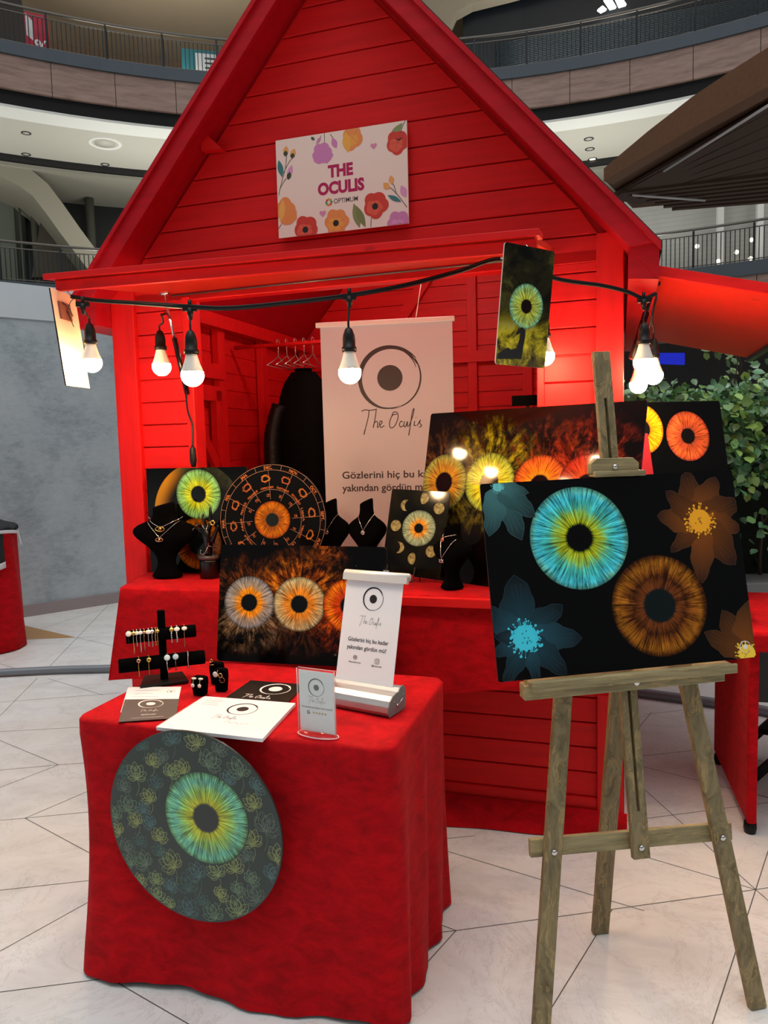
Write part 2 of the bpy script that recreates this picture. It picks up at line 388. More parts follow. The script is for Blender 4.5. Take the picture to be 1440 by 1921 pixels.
SCRIPT = [[(0, .93), (.2, 1.0), (.5, .97), (.85, 1.02)], [(.42, .98), (.36, .6), (.22, .1), (.1, -.32), (.16, -.05)],
          [(.8, .98), (.74, .6), (.62, .05), (.66, .25), (.78, .38), (.86, .3), (.84, .06), (.92, .1)],
          [(.92, .15), (1.06, .24), (1.1, .36), (1.0, .38), (.96, .2), (1.04, .05), (1.22, .14)],
          [(1.9, .72), (1.66, .66), (1.5, .3), (1.54, .02), (1.76, .1), (1.95, .5), (1.92, .8), (1.72, .82), (1.62, .6)],
          [(2.2, .3), (2.1, .34), (2.02, .16), (2.1, .04), (2.26, .14)],
          [(2.3, .33), (2.26, .12), (2.34, .04), (2.46, .32), (2.44, .08), (2.54, .1)],
          [(2.54, .1), (2.74, .6), (2.82, .98), (2.72, .8), (2.6, .1), (2.5, -.42), (2.56, -.1)],
          [(2.84, .33), (2.8, .1), (2.92, .12)], [(2.9, .5), (2.92, .53)],
          [(2.96, .08), (3.14, .38), (3.1, .22), (3.2, .08), (3.06, .0)]]
def script(I, c, width, col, wt=.035):
    k = width / 3.25
    for st in SCRIPT: I.spline([(c[0] + (x - 1.62) * k, c[1] + z * k) for x, z in st], wt * k, col, 6)
def eyelogo(I, c, r, col, pup=.36, squash=1.0):
    def arc(a0, a1, r0, r1, w0, n=40):
        P = []; W = []
        for i in range(n + 1):
            t = i / n; a = radians(a0 + (a1 - a0) * t); rr = (r0 + (r1 - r0) * t) * r
            P.append((c[0] + rr * cos(a), c[1] + rr * sin(a) * squash)); W.append(max(.006, w0(t)) * r)
        I.stroke(P, W, col)
    arc(25, 300, .97, .98, lambda t: .02 + .13 * sin(pi * min(1, t * 1.15)) ** .8)
    arc(290, 395, .97, 1.0, lambda t: .035 + .02 * sin(pi * t))
    arc(35, 80, 1.03, .99, lambda t: .03 + .05 * t); arc(20, 60, .9, .95, lambda t: .02 + .03 * t)
    arc(200, 290, 1.04, .94, lambda t: .05 * sin(pi * t) + .01)
    I.disc(c, pup * r, col, 32, ry=pup * r * squash)
DK = srgb(20, 18, 20); INKB = srgb(30, 27, 30)

# ================================================================== THE SETTING
def marble():
    n = N('pale_marble'); a = n.noise(n.obj, .9, 5, .6); b = n.noise(n.vm('MULTIPLY', n.obj, (1, 1.6, 1)), 3.2, 7, .68, .8); f = n.noise(n.obj, 28, 4, .7)
    c = n.ramp(b, [(.25, srgb(198, 199, 196)), (.5, srgb(220, 222, 220)), (.75, srgb(230, 233, 232))])
    c = n.mix(n.math('MULTIPLY', n.sm(a, .4, .65), .35), c, srgb(214, 206, 192))
    vein = n.math('ABSOLUTE', n.math('SUBTRACT', n.noise(n.obj, 2.3, 8, .75, 1.2), .5))
    c = n.mix(n.math('MULTIPLY', n.sm(vein, .012, .0), .28), c, srgb(150, 146, 138))
    pit = n.math('MULTIPLY', n.sm(f, .66, .72), .25); c = n.mix(pit, c, srgb(150, 148, 142))
    n.set(Base_Color=c, Roughness=.38, Specular_IOR_Level=.35); return n.mat
fl = MB(); fl.add([(-24, -8, 0), (24, -8, 0), (24, 26, 0), (-24, 26, 0)], [(0, 1, 2, 3)])
tag(fl.build('floor', marble()), kind='structure')
J = [((205, 1133), (82, 1262)), ((70, 1272), (0, 1343)), ((90, 1273), (193, 1304)), ((-90, 1218), (55, 1262)), ((-60, 1322), (225, 1300)), ((-60, 1376), (300, 1356)),
     ((-90, 1352), (110, 1435)), ((110, 1435), (-80, 1452)), ((110, 1435), (-80, 1508)), ((110, 1435), (300, 1420)), ((47, 1535), (180, 1478)), ((-90, 1547), (47, 1535)), ((47, 1535), (200, 1520)), ((47, 1535), (260, 1650)),
     ((-90, 1680), (260, 1642)), ((-60, 1818), (260, 1640)), ((-90, 1873), (205, 1835)), ((205, 1835), (420, 1960)), ((143, 1196), (250, 1220)), ((143, 1196), (240, 1194)), ((60, 1185), (240, 1128)),
     ((812, 1589), (1208, 1709)), ((812, 1576), (890, 1568)), ((855, 1746), (1148, 1706)), ((855, 1746), (780, 1829)), ((855, 1746), (800, 1725)), ((855, 1746), (760, 1756)),
     ((1148, 1706), (1010, 1930)), ((1148, 1706), (1417, 1669)), ((1417, 1669), (1600, 1642)), ((1417, 1669), (1320, 1970)), ((1208, 1607), (1417, 1669)), ((1205, 1478), (1417, 1669)), ((1417, 1669), (1500, 1742)), ((1417, 1669), (1452, 1560)),
     ((1180, 1421), (1335, 1404)), ((1200, 1437), (1600, 1537)), ((1170, 1541), (1600, 1485)), ((1222, 1336), (1190, 1374)), ((1212, 1340), (1300, 1330)), ((1408, 1423), (1500, 1445)), ((1408, 1487), (1500, 1512)), ((850, 1540), (1000, 1530))]
jm = MB()
for a, b in J:
    p, q = PZ(*a), PZ(*b); d = (q - p).normalized(); s_ = Vector((-d.y, d.x, 0)) * .0016
    jm.add([p + s_ + Vector((0, 0, .0006)), p - s_ + Vector((0, 0, .0006)), q - s_ + Vector((0, 0, .0006)), q + s_ + Vector((0, 0, .0006))], [(0, 1, 2, 3)])
tag(jm.build('trim_1', plain('joint_grey', srgb(88, 86, 80), .8)), 'thin dark joints between the marble slabs', kind='structure')
tr = MB(); T3 = [PZ(-110, 1132), PZ(52, 1175), PZ(143, 1196), PZ(-60, 1204)]
tr.prism([(p.x, p.y) for p in T3], .0004, .0012, axes='xy')
tag(tr.build('trim_2', plain('tan_stone', srgb(176, 136, 84), .4, var=.15, sc=30, bump=.05)), 'tan stone wedge set in the floor', kind='structure')

# low curved steel rail lying on the floor
rp = [Vector((-4.6, 4.75, .03)), Vector((-2.656, 5.0, .03)), Vector((-1.87, 5.03, .03)), Vector((-.4, 4.97, .03)), Vector((.7, 4.68, .03)), Vector((1.436, 4.27, .03)), Vector((1.802, 4.06, .03)), Vector((2.05, 3.88, .03)), Vector((3.2, 2.7, .03))]
def cat(pts, k=8):
    o = []
    for i in range(len(pts) - 1):
        a, b, c, d = pts[max(0, i - 1)], pts[i], pts[i + 1], pts[min(len(pts) - 1, i + 2)]
        for t_ in range(k):
            t = t_ / k; o.append(.5 * (2 * b + (c - a) * t + (2 * a - 5 * b + 4 * c - d) * t * t + (3 * b - a - 3 * c + d) * t ** 3))
    return o + [pts[-1]]
rl = MB(); rl.tube(cat(rp), .026, 10)
tag(rl.build('floor_rail', plain('rail_grey', srgb(120, 126, 132), .4, .3)), 'grey metal tube rail curving across the marble floor behind the stall', 'rail')

# hoarding
HA = Vector((-3.355, 6.89, 0)); HB = Vector((-2.709, 7.427, 0)); hd = (HB - HA).normalized(); hn = Vector((hd.y, -hd.x, 0))
def hoard_mat():
    n = N('grey_plaster'); f = n.noise(n.obj, 2.2, 6, .65); g = n.noise(n.vm('MULTIPLY', n.obj, (1, 1, 2)), 14, 6, .75)
    c = n.ramp(n.math('ADD', n.math('MULTIPLY', f, .6), n.math('MULTIPLY', g, .4)), [(.35, srgb(140, 154, 160)), (.5, srgb(170, 184, 190)), (.68, srgb(186, 198, 202))])
    n.set(Base_Color=c, Roughness=.8); n.bump(g, .25, .01); return n.mat
hm = Matrix(((hd.x, -hn.x, 0, HA.x), (hd.y, -hn.y, 0, HA.y), (0, 0, 1, 0), (0, 0, 0, 1)))
h = MB(); h.box2((-4, 0, 0), (5.6, .12, 2.74), M=hm); h.box2((-4, -.012, 2.74), (5.6, .13, 3.05), 1, M=hm); h.box2((-4, -.014, 0), (5.6, 0, .11), 2, M=hm)
tag(h.build('wall_left', [hoard_mat(), plain('hoarding_white', srgb(206, 218, 224), .6, var=.06, sc=4), plain('hoarding_foot', srgb(150, 142, 142), .7, var=.1, sc=8)]), kind='structure')

# ring atrium
CY = 2.7
def ring(name, mats, R0_, R1_, z0, z1, a0=-75, a1=75, seg=None, gap=0.0, cat_=None, label=None, parent=None, kind=None, vis=True):
    b = MB(); seg = seg or 60; da = radians(a1 - a0) / seg
    for i in range(seg):
        p = radians(a0) + i * da; sub = 3 if gap else 1; g = gap / R0_ / 2
        for k in range(sub):
            q0 = p + g + (da - 2 * g) * k / sub; q1 = p + g + (da - 2 * g) * (k + 1) / sub
            v = [(R * sin(q), CY + R * cos(q), z) for R in (R0_, R1_) for q in (q0, q1) for z in (z0, z1)]
            b.add(v, [(0, 1, 3, 2), (4, 6, 7, 5), (0, 4, 5, 1), (2, 3, 7, 6), (1, 5, 7, 3), (0, 2, 6, 4)] if gap else [(0, 1, 3, 2), (4, 6, 7, 5), (1, 5, 7, 3), (0, 2, 6, 4)])
    o = b.build(name, mats, parent); return tag(o, label, cat_, None, kind)
def laminate():
    n = N('brown_laminate'); z = n.sep(n.obj); a = n.math('MULTIPLY', n.math('ARCTAN2', z[0], n.math('SUBTRACT', z[1], CY)), 14.4)
    v = n.com(n.math('MULTIPLY', a, 1.3), 0, n.math('MULTIPLY', z[2], 9)); f = n.noise(v, 1.2, 6, .65, .3)
    n.set(Base_Color=n.ramp(f, [(.3, srgb(122, 96, 86)), (.5, srgb(152, 124, 112)), (.7, srgb(168, 140, 128))]), Roughness=.45); return n.mat
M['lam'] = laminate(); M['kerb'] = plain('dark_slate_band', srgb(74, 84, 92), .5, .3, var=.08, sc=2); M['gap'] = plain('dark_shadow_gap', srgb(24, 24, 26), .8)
M['cream'] = plain('cream_plaster', srgb(196, 194, 182), .8, var=.02, sc=1); M['cream2'] = plain('white_plaster', srgb(232, 234, 228), .75)
M['tan'] = plain('tan_ceiling', srgb(176, 160, 136), .8, var=.05, sc=1); M['rail'] = plain('rail_steel', srgb(112, 108, 102), .35, .7); M['bal'] = plain('baluster_dark', srgb(58, 62, 66), .4, .5)
def level(zk0, zk1, zf0, zrail, lab):
    t = thing('balcony', lab, 'balcony', (0, CY, zf0))
    def P(o): o.parent = t; o.matrix_parent_inverse = Matrix.Translation((0, -CY, -zf0)); return o
    P(ring('fascia', [M['lam']], 14.4, 14.5, zf0, zk0, -74, 74, seg=31, gap=.012)); P(ring('kerb', [M['kerb']], 14.34, 14.9, zk0, zk1))
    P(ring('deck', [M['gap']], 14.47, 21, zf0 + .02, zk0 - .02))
    b = MB(); hr = MB(); ps = MB(); A = [radians(-60 + i) for i in range(121)]
    hr.tube([(14.45 * sin(a), CY + 14.45 * cos(a), zrail) for a in A], .028, 8); hr.tube([(14.45 * sin(a), CY + 14.45 * cos(a), zrail - .12) for a in A], .014, 6)
    hr.tube([(14.45 * sin(a), CY + 14.45 * cos(a), zk1 + .05) for a in A], .012, 6)
    P(hr.build('handrail', M['rail']))
    a = -44.0
    while a < 44:
        r_ = radians(a); b.box((14.45 * sin(r_), CY + 14.45 * cos(r_), (zk1 + zrail - .12) / 2), (.014, .014, zrail - .12 - zk1)); a += .34
    P(tag(b.build('baluster_row', M['bal']), kind='stuff'))
    a = -44.0
    while a < 44:
        r_ = radians(a); ps.box((14.43 * sin(r_), CY + 14.43 * cos(r_), (zk1 + zrail) / 2 - .02), (.03, .04, zrail - zk1 - .04)); a += 4.4
    P(tag(ps.build('rail_post_row', M['bal']), kind='stuff'))
    return t
level(9.23, 9.47, 8.61, 10.2, 'upper curved balcony with brown laminate fascia, slate kerb and metal railing')
level(4.65, 4.92, 4.05, 5.70, 'lower curved balcony with railing, half hidden behind the grey hoarding and the stall')
tag(ring('trim_3', [M['gap']], 14.55, 14.7, 8.35, 8.63), kind='structure')
b_ = ring('ceiling', [M['cream2']], 14.5, 15.05, 8.29, 8.34); tag(b_, kind='structure')
tag(ring('ceiling_main', [M['cream']], 15.05, 17.1, 8.29, 8.5), kind='structure')
tag(ring('ceiling_rear', [plain('ceiling_olive', srgb(158, 156, 142), .8)], 17.3, 22, 8.12, 8.2), kind='structure')
tag(ring('trim_4', [M['gap']], 17.05, 17.35, 8.22, 8.6), kind='structure')
tag(ring('ceiling_top', [M['tan']], 14.9, 23, 12.6, 12.8), kind='structure')
tag(ring('ceiling_ground', [plain('ground_soffit', srgb(170, 168, 160), .8)], 14.55, 21, 3.95, 4.03), kind='structure')
tag(ring('wall_back', [plain('upper_back_wall', srgb(128, 108, 88), .8, var=.06, sc=1)], 20.5, 20.8, 9.3, 12.7), kind='structure')
tag(ring('wall_middle', [plain('dark_shopfront', srgb(28, 32, 32), .35, var=.3, sc=1)], 19.6, 19.9, 4.7, 8.15), kind='structure')
tag(ring('wall_ground', [plain('ground_shopfront', srgb(52, 50, 48), .5, var=.3, sc=1)], 18.6, 18.9, 0, 4.0), kind='structure')
# pale concrete pier and glazing bars of the left shopfront
pr_ = MB()
for x0, x1, zt in ((-40, 30, 8.1),):
    a, b = PC(x0, 460, 19.2), PC(x1, 460, 19.2); pr_.prism([(a.x, a.y), (b.x, b.y), (b.x + .1, b.y + .4), (a.x, a.y + .4)], 4.7, zt, axes='xy')
tag(pr_.build('wall_pier', plain('concrete_pier', srgb(104, 110, 100), .8, var=.08, sc=3)), kind='structure')
gb = MB()
for x, r_ in ((41, .03), (68, .10), (74, .05), (172, .12)):
    a = PC(x, 460, 19.0); gb.tube([(a.x, a.y, 4.7), (a.x, a.y, 8.1)], r_, 8)
tag(gb.build('window_1', plain('shopfront_mullion', srgb(92, 92, 84), .5)), kind='structure')
# sweeping cream bulkhead under the upper gallery
up = [(-40, 296), (20, 303), (58, 318), (90, 345), (120, 385), (150, 428), (190, 482), (235, 540)]
lo = [(-40, 322), (5, 333), (35, 348), (60, 366), (85, 398), (115, 440), (150, 486), (195, 545)]
def ribbon(up, lo, R0_, R1_, mi=0, bm=None):
    rings = []
    for a, b in zip(up, lo):
        A, B = PC(*a, R0_), PC(*b, R0_); k = R1_ / R0_; A2, B2 = Vector((A.x * k, CY + (A.y - CY) * k, A.z)), Vector((B.x * k, CY + (B.y - CY) * k, B.z)); rings.append([A, B, B2, A2])
    bm.loft(rings, mi, True, None, False)
bk = MB(); ribbon(up, lo, 17.4, 19.4, 0, bk)
tag(bk.build('ceiling_bulkhead', plain('bulkhead_cream', srgb(150, 146, 130), .8)), kind='structure')
bk2 = MB(); ribbon([(72, 335), (105, 372), (140, 420), (180, 472), (215, 515)], [(66, 338), (98, 376), (132, 424), (172, 476), (205, 518)], 17.6, 19.4, 0, bk2)
tag(bk2.build('trim_5', M['gap']), kind='structure')
bk3 = MB(); ribbon([(75, 418), (110, 455), (150, 500)], [(60, 520), (90, 520), (130, 520)], 18.6, 18.9, 0, bk3)
tag(bk3.build('trim_6', plain('stair_side', srgb(70, 66, 56), .8)), kind='structure')
# upper gallery, left: dark column and arch
ul = MB(); ribbon([(-30, -40), (20, -40), (40, 0), (52, 60), (60, 100)], [(-30, 110), (8, 110), (25, 105), (33, 105), (40, 105)], 17.5, 18, 0, ul)
tag(ul.build('wall_column', plain('dark_column', srgb(46, 44, 44), .6)), kind='structure')
# upper gallery, right: blue black shopfront with ribs
a, b = PC(868, 100, 17.0), PC(1500, 40, 17.0); a2 = PC(862, 100, 17.3)
sf = MB(); ribbon([(868, -60), (980, -60), (1120, -60), (1300, -60), (1500, -60)], [(868, 150), (980, 150), (1120, 150), (1300, 130), (1500, 110)], 17.2, 17.5, 0, sf)
tag(sf.build('wall_right', plain('shopfront_blue_black', srgb(20, 27, 34), .45)), kind='structure')
rb = MB()
for i in range(19):
    y = 100 - i * 3.3
    p0, p1 = PC(930, y + 42, 17.1), PC(1500, y - 62, 17.1); n_ = 12
    rb.tube([PC(930 + 570 * t / n_, y + 42 - 104 * t / n_, 17.12) for t in range(n_ + 1)], .018, 4)
tag(rb.build('trim_7', plain('shutter_ribs', srgb(50, 62, 70), .5)), kind='structure')
arch = MB(); ribbon([(780, -80), (800, -60), (860, -60), (960, -60), (1120, -60)], [(800, 110), (843, 50), (855, 22), (885, 5), (960, -14)], 16.6, 17.0, 0, arch)
tag(arch.build('ceiling_arch', plain('arch_cream', srgb(158, 150, 134), .8)), kind='structure')
ws = plain('lit_sign_white', (1, 1, 1, 1), .5, emis=(1, 1, 1, 1), es=1.6)
lg = MB()
for q in (((1121, 17), (1128, 22), (1138, 17), (1130, 10)), ((1133, -2), (1145, 16), (1156, 13), (1146, -4)), ((1152, -10), (1162, 12), (1175, 8), (1162, -12))):
    ps_ = [PC(x, y, 16.9) for x, y in q]; lg.add(ps_ + [p + Vector((0, .08, 0)) for p in ps_], [(0, 1, 2, 3), (7, 6, 5, 4), (0, 4, 5, 1), (1, 5, 6, 2), (2, 6, 7, 3), (3, 7, 4, 0)])
tag(lg.build('shop_emblem', ws), 'lit white three bar emblem on the dark upper shopfront', 'emblem')
# glass shop behind the lower railing, right
gw = MB(); ribbon([(1170, 372), (1280, 366), (1400, 358), (1520, 350)], [(1170, 520), (1280, 520), (1400, 510), (1520, 500)], 17.8, 18.0, 0, gw)
def slatwall():
    n = N('pale_slat_wall'); z = n.sep(n.obj)[2]; f = n.math('FRACT', n.math('MULTIPLY', z, 9.0)); c = n.mix(n.sm(f, .1, .0), srgb(160, 162, 158), srgb(118, 120, 118))
    c = n.mix(n.math('MULTIPLY', n.noise(n.obj, 1.5, 4), .5), c, srgb(120, 118, 112)); n.set(Base_Color=c, Roughness=.3); return n.mat
tag(gw.build('wall_slats', slatwall()), kind='structure')
gp = MB()
for x in (1350, 1424): a = PC(x, 430, 17.6); gp.box((a.x, a.y, 6.3), (.14, .1, 3.4))
tag(gp.build('window_2', plain('window_post_white', srgb(206, 208, 208), .5)), kind='structure')
lw = MB(); glow = plain('warm_shop_lamp', (1, .9, .7, 1), .5, emis=(1, .85, .6, 1), es=5)
for x, y in ((1307, 462), (1381, 473), (1409, 450), (1407, 485), (1347, 490)):
    p = PC(x, y, 17.3); s_ = MB(); s_.lathe([(.001, -.05), (.04, -.03), (.05, 0), (.04, .03), (.001, .05)], 10, c=p)
    if x == 1307: tag(s_.build('shop_lamp', glow), 'small round lamp lit behind the lower right railing, leftmost', 'lamp', 'lamps behind the lower railing')
    else: tag(s_.build('shop_lamp', glow), 'small round lamp lit behind the lower right railing, near the white window post', 'lamp', 'lamps by the white window post')
# ground floor shopfront right with blue lit panel
bs = MB(); ps_ = [PC(x, y, 16.2) for x, y in ((1232, 662), (1284, 662), (1284, 684), (1232, 682))]; bs.add(ps_ + [p + Vector((0, .1, 0)) for p in ps_], [(0, 1, 2, 3), (7, 6, 5, 4), (0, 4, 5, 1), (1, 5, 6, 2), (2, 6, 7, 3), (3, 7, 4, 0)])
tag(bs.build('blue_screen', plain('blue_screen', (.01, .02, .5, 1), .4, emis=(.02, .04, 1, 1), es=.35)), 'small glowing blue screen in the dark shopfront above the hedge', 'screen')

# downlights and round speaker in the soffit
def disc_light(px, py, r, z, nm, lab, cat, group=None, on=False):
    p = PZ(px, py, z); b = MB(); b.lathe([(r, 0), (r, -.015), (r * .8, -.02), (r * .78, -.004)], 20, c=(0, 0, 0)); t = thing(nm, lab, cat, p, 0, group)
    b.build('trim_ring', M['cream2'] if r > .2 else M['bal'], t); c = MB(); c.lathe([(r * .62, -.002), (r * .62, -.012)], 18); c.build('lens', glow if on else M['cream'], t); return t
for px, py in ((49, 249), (49, 289), (197, 308)):
    disc_light(px, py, .10, 8.295, 'downlight', {249: 'small dark ringed downlight in the cream soffit, nearest the fascia at left', 289: 'small downlight in the cream soffit just above the sweeping bulkhead', 308: 'small downlight in the cream soffit below the big round speaker'}[py], 'downlight', 'downlights in the cream soffit')
disc_light(197, 269, .36, 8.295, 'ceiling_speaker', 'large round white speaker disc in the cream soffit', 'speaker')
for px, py, lb in ((1104, 260, 'downlight high in the soffit right of the stall roof, topmost of three'), (1106, 279, 'downlight in the soffit right of the stall roof, middle of three'), (1111, 298, 'lit downlight just above the wooden canopy edge')):
    disc_light(px, py, .11, 8.295, 'downlight', lb, 'downlight', 'downlights right of the roof', on=(py == 298))

# things on the upper gallery
def poster(px, z0, w, h, R, nm, lab, cat, paint):
    p = PC(px, 100, R); t = thing(nm, lab, cat, (p.x, p.y, z0), -atan2(p.x, p.y - CY))
    b = MB(); b.box((0, .02, h / 2), (w, .03, h)); b.build('board', paint[0], t)
    i = Ink(0.004); paint[1](i); i.build('print', M['ink'], t)
def pp1(i): i.poly([(-.2, .5), (-.06, .4), (-.08, .8), (-.2, .93)], srgb(225, 225, 225)); i.text('%', (.06, .2), .36, srgb(245, 240, 245), .02)
def pp2(i):
    i.poly([(-.3, .05), (.55, .05), (.55, .78), (-.3, .78)], srgb(226, 230, 228))
    for k in range(6): i.poly([(-.1, .66 - k * .1), (.25, .66 - k * .1), (.25, .70 - k * .1), (-.1, .70 - k * .1)], srgb(60, 60, 60))
poster(72, 9.47, .44, .95, 15.0, 'sale_poster', 'red and white sale poster standing behind the upper left railing', 'poster', (plain('poster_red', srgb(190, 30, 60), .5), pp1))
poster(392, 9.47, 1.2, .85, 15.2, 'teal_notice', 'teal and white notice board behind the upper railing beside the stall roof', 'notice board', (plain('teal', srgb(40, 120, 128), .5), pp2))

# wooden canopy, top right
cn = thing('wooden_canopy', 'big brown wooden canopy with ribbed underside and tube lights, upper right', 'canopy', (2.3, 7.5, 4.0))
edge = [PZ(1132, 340, 4), PZ(1215, 290, 4), PZ(1300, 240, 4), PZ(1380, 196, 4), PZ(1440, 162, 4), PZ(1560, 95, 4)]
back = [PZ(1700, 300, 4), PZ(1440, 369, 4), PZ(1300, 384, 4), PZ(1186, 394, 4)]
loc_ = lambda p: (p.x - 2.3, p.y - 7.5)
cb = MB(); poly = [loc_(p) for p in edge + back]
n_ = len(poly); vs = [(a, b, 0.02) for a, b in poly] + [(a, b, .11 if i in (0, len(poly) - 1) else .19) for i, (a, b) in enumerate(poly)]; cb.add(vs, [tuple(range(n_))[::-1], tuple(range(n_, 2 * n_))])
wd = painted('canopy_brown', srgb(86, 60, 42), 0, .5); cb.build('deck', wd, cn)
fb = MB(); es_ = [Vector((*loc_(p), 0)) for p in edge]
for i in range(len(es_) - 1):
    a, b = es_[i], es_[i + 1]; ha, hb = (.12, .2, .25, .27, .27, .27)[i], (.12, .2, .25, .27, .27, .27)[i + 1]; fb.add([a, b, b + Vector((0, 0, hb)), a + Vector((0, 0, ha)), a + Vector((.12, .1, 0)), b + Vector((.12, .1, 0)), b + Vector((.12, .1, hb)), a + Vector((.12, .1, ha))], [(0, 1, 2, 3), (7, 6, 5, 4), (0, 4, 5, 1), (3, 2, 6, 7), (0, 3, 7, 4), (1, 5, 6, 2)])
fb.build('edge_fascia', painted('canopy_edge', srgb(112, 80, 58), 0, .5), cn)
tip = Vector((*loc_(PZ(1150, 366, 4)), -.02)); sl = MB()
for i in range(15):
    t = i / 14; q = Vector((*loc_(PZ(1560 + 60 * t, 130 + 180 * t, 4)), -.02)); sl.bar(tip + Vector((.02 * i, .01 * i, -.012 * (i % 2))), q, .10 + .02 * (i % 3), .03)
for i in range(7):
    t = i / 6; q = Vector((*loc_(PZ(1600, 300 + 55 * t, 4)), -.05)); sl.bar(Vector((*loc_(PZ(1165 + 16 * i, 352 + 5 * i, 4)), -.05)), q, .07, .03)
sl.build('underside_boards', painted('canopy_under', srgb(72, 54, 44), 0, .6), cn)
for a, b in (((1245, 321), (1450, 192)), ((1186, 366), (1322, 376))):
    tb = MB(); tb.tube([Vector((*loc_(PZ(*a, 3.9)), -.1)), Vector((*loc_(PZ(*b, 3.9)), -.1))], .012, 6); tb.build('tube_light', plain('tube_glass', srgb(190, 190, 190), .3), cn)

# ================================================================== THE STALL
KT = thing('market_stall', 'tall red painted timber market stall with steep gable roof and lifted awnings', 'stall', K(0, 0), YAW)
RISE = 1.134; UC = -1.076
def roofz(u, z0): return z0 - RISE * abs(u - UC)
def boards(bm, u0, u1, z0, z1, v0=0.0, v1=.022, clip=None, pitch=.0985, M=None, lip=.0035):
    z = z0
    while z < z1 - .005:
        za, zb = z + .0015, min(z + pitch - lip, z1); a0, a1, b0, b1 = u0, u1, u0, u1
        if clip:
            h0, h1 = (clip - za) / RISE, (clip - zb) / RISE; a0, a1 = max(u0, UC - h0), min(u1, UC + h0); b0, b1 = max(u0, UC - h1), min(u1, UC + h1)
        if a1 - a0 > .01 and b1 - b0 >= 0: bm.prism([(a0, za), (a1, za), (b1, zb), (b0, zb)], v0, v1, 0, M)
        z += pitch
s_ = MB(); boards(s_, -2.05, -.09, 2.145, 3.37, 0, .02, clip=3.385)
s_.prism([(-2.16, 2.15), (.01, 2.15), (.01, 2.19), (UC, 3.412), (-2.16, 2.19)], .018, .035, 0); s_.build('gable_siding', M['red_wood'], KT, bevel=.003)
for nm, u0, u1 in (('front_siding', -2.05, -1.81), ('front_siding', -.285, -.09)):
    s_ = MB(); boards(s_, u0, u1, .93, 2.145); s_.box2((u0, .02, .93), (u1, .04, 2.15)); s_.build(nm, M['red_wood'], KT, bevel=.003)
s_ = MB(); boards(s_, -2.05, -.095, .125, .93); s_.box2((-2.1, .02, .1), (-.05, .04, .94)); s_.box2((-2.05, -.012, .055), (-.095, .03, .125)); s_.build('base_siding', M['red_wood'], KT, bevel=.003)
for u0, u1 in ((-2.165, -2.05), (-.095, 0.0)):
    s_ = MB(); s_.box2((u0, -.022, .04), (u1, .09, 2.24)); s_.build('corner_post', M['red_upright'], KT, bevel=.004)
for u0, u1 in ((-1.815, -1.775), (-.31, -.283)):
    s_ = MB(); s_.box2((u0, -.008, .94), (u1, .075, 2.16)); s_.build('jamb', M['red_upright'], KT, bevel=.003)
s_ = MB(); s_.box2((-2.05, 0.0, 2.145), (-.09, .06, 2.19)); s_.build('lintel', M['red_wood'], KT, bevel=.003)
# skirt round the foot
sk = MB(); nn = 40; r0, r1 = [], []
for i in range(nn + 1):
    t = i / nn; u = -2.2 + 2.2 * t + .015; bul = -.05 - .085 * sin(pi * min(1, max(0, (t - .35) / .62))) ** .8 - .008 * sin(t * 31)
    r0.append((u, -.024, .085)); r1.append((u, bul, .004))
mid_ = [(a[0], (a[1] + b[1]) / 2 - .015, .05) for a, b in zip(r0, r1)]
vs = r0 + mid_ + r1; L_ = nn + 1; sk.add(vs, [(i + k * L_, i + 1 + k * L_, i + 1 + (k + 1) * L_, i + (k + 1) * L_) for k in (0, 1) for i in range(nn)], smooth=True)
sk.box2((-2.19, -.03, .0), (.005, 1.95, .06)); sk.build('plinth_skirt', M['velvet'], KT)
# side and back walls
for uu, nm in ((-2.14, 'side_wall'), (-.035, 'side_wall')):
    s_ = MB(); z = .06
    while z < 2.17: s_.box2((uu - .012, .05, z + .002), (uu + .012, 2.0, min(z + .0925, 2.18))); z += .0985
    s_.box2((uu - .006, .05, .06), (uu + .006, 2.0, 2.18)); s_.build(nm, M['red_wood'], KT, bevel=.002)
s_ = MB(); boards(s_, -2.12, -.05, .06, 3.36, 1.98, 2.0, clip=3.385); s_.prism([(-2.14, .06), (-.02, .06), (-.02, 2.19), (UC, 3.412), (-2.14, 2.19)], 2.0, 2.02); s_.build('back_wall', M['red_wood'], KT)
s_ = MB(); s_.box2((-2.14, 0.02, .03), (-.03, 2.0, .06)); s_.build('stall_floor', M['red_wood'], KT)
# interior framing
def stud(u, v0, v1, z0, z1, nm='stud', du=.04): q = MB(); q.box2((u, v0, z0), (u + du, v1, z1)); q.build(nm, M['red_upright'], KT, bevel=.002)
for v in (.30, .76, 1.28, 1.92): stud(-2.12, v, v + .075, .06, 2.16)
q = MB(); q.box2((-2.12, .04, 2.15), (-2.05, 1.98, 2.22)); q.build('wall_plate', M['red_wood'], KT)
q = MB(); q.box2((-.12, .04, 2.15), (-.05, 1.98, 2.22)); q.build('wall_plate', M['red_wood'], KT)
q = MB(); q.box2((-2.12, .36, 1.88), (-2.07, .8, 1.96)); q.build('rail', M['red_wood'], KT)
for u in (-.60, -.95, -1.5): q = MB(); q.box2((u, 1.94, .06), (u + .06, 1.98, 2.16 if u != -.95 else 3.1)); q.build('stud', M['red_upright'], KT, bevel=.002)
q = MB(); q.box2((-2.1, 1.93, 2.02), (-.06, 1.98, 2.09)); q.build('rail', M['red_wood'], KT)
q = MB(); q.bar((-1.55, 1.95, 2.1), (-1.08, 1.95, 2.75), .07, .04, (0, 1, 0)); q.build('brace', M['red_wood'], KT)
dr = MB()
for v in (.36, .70): dr.box2((-2.11, v, .1), (-2.07, v + .06, 1.82))
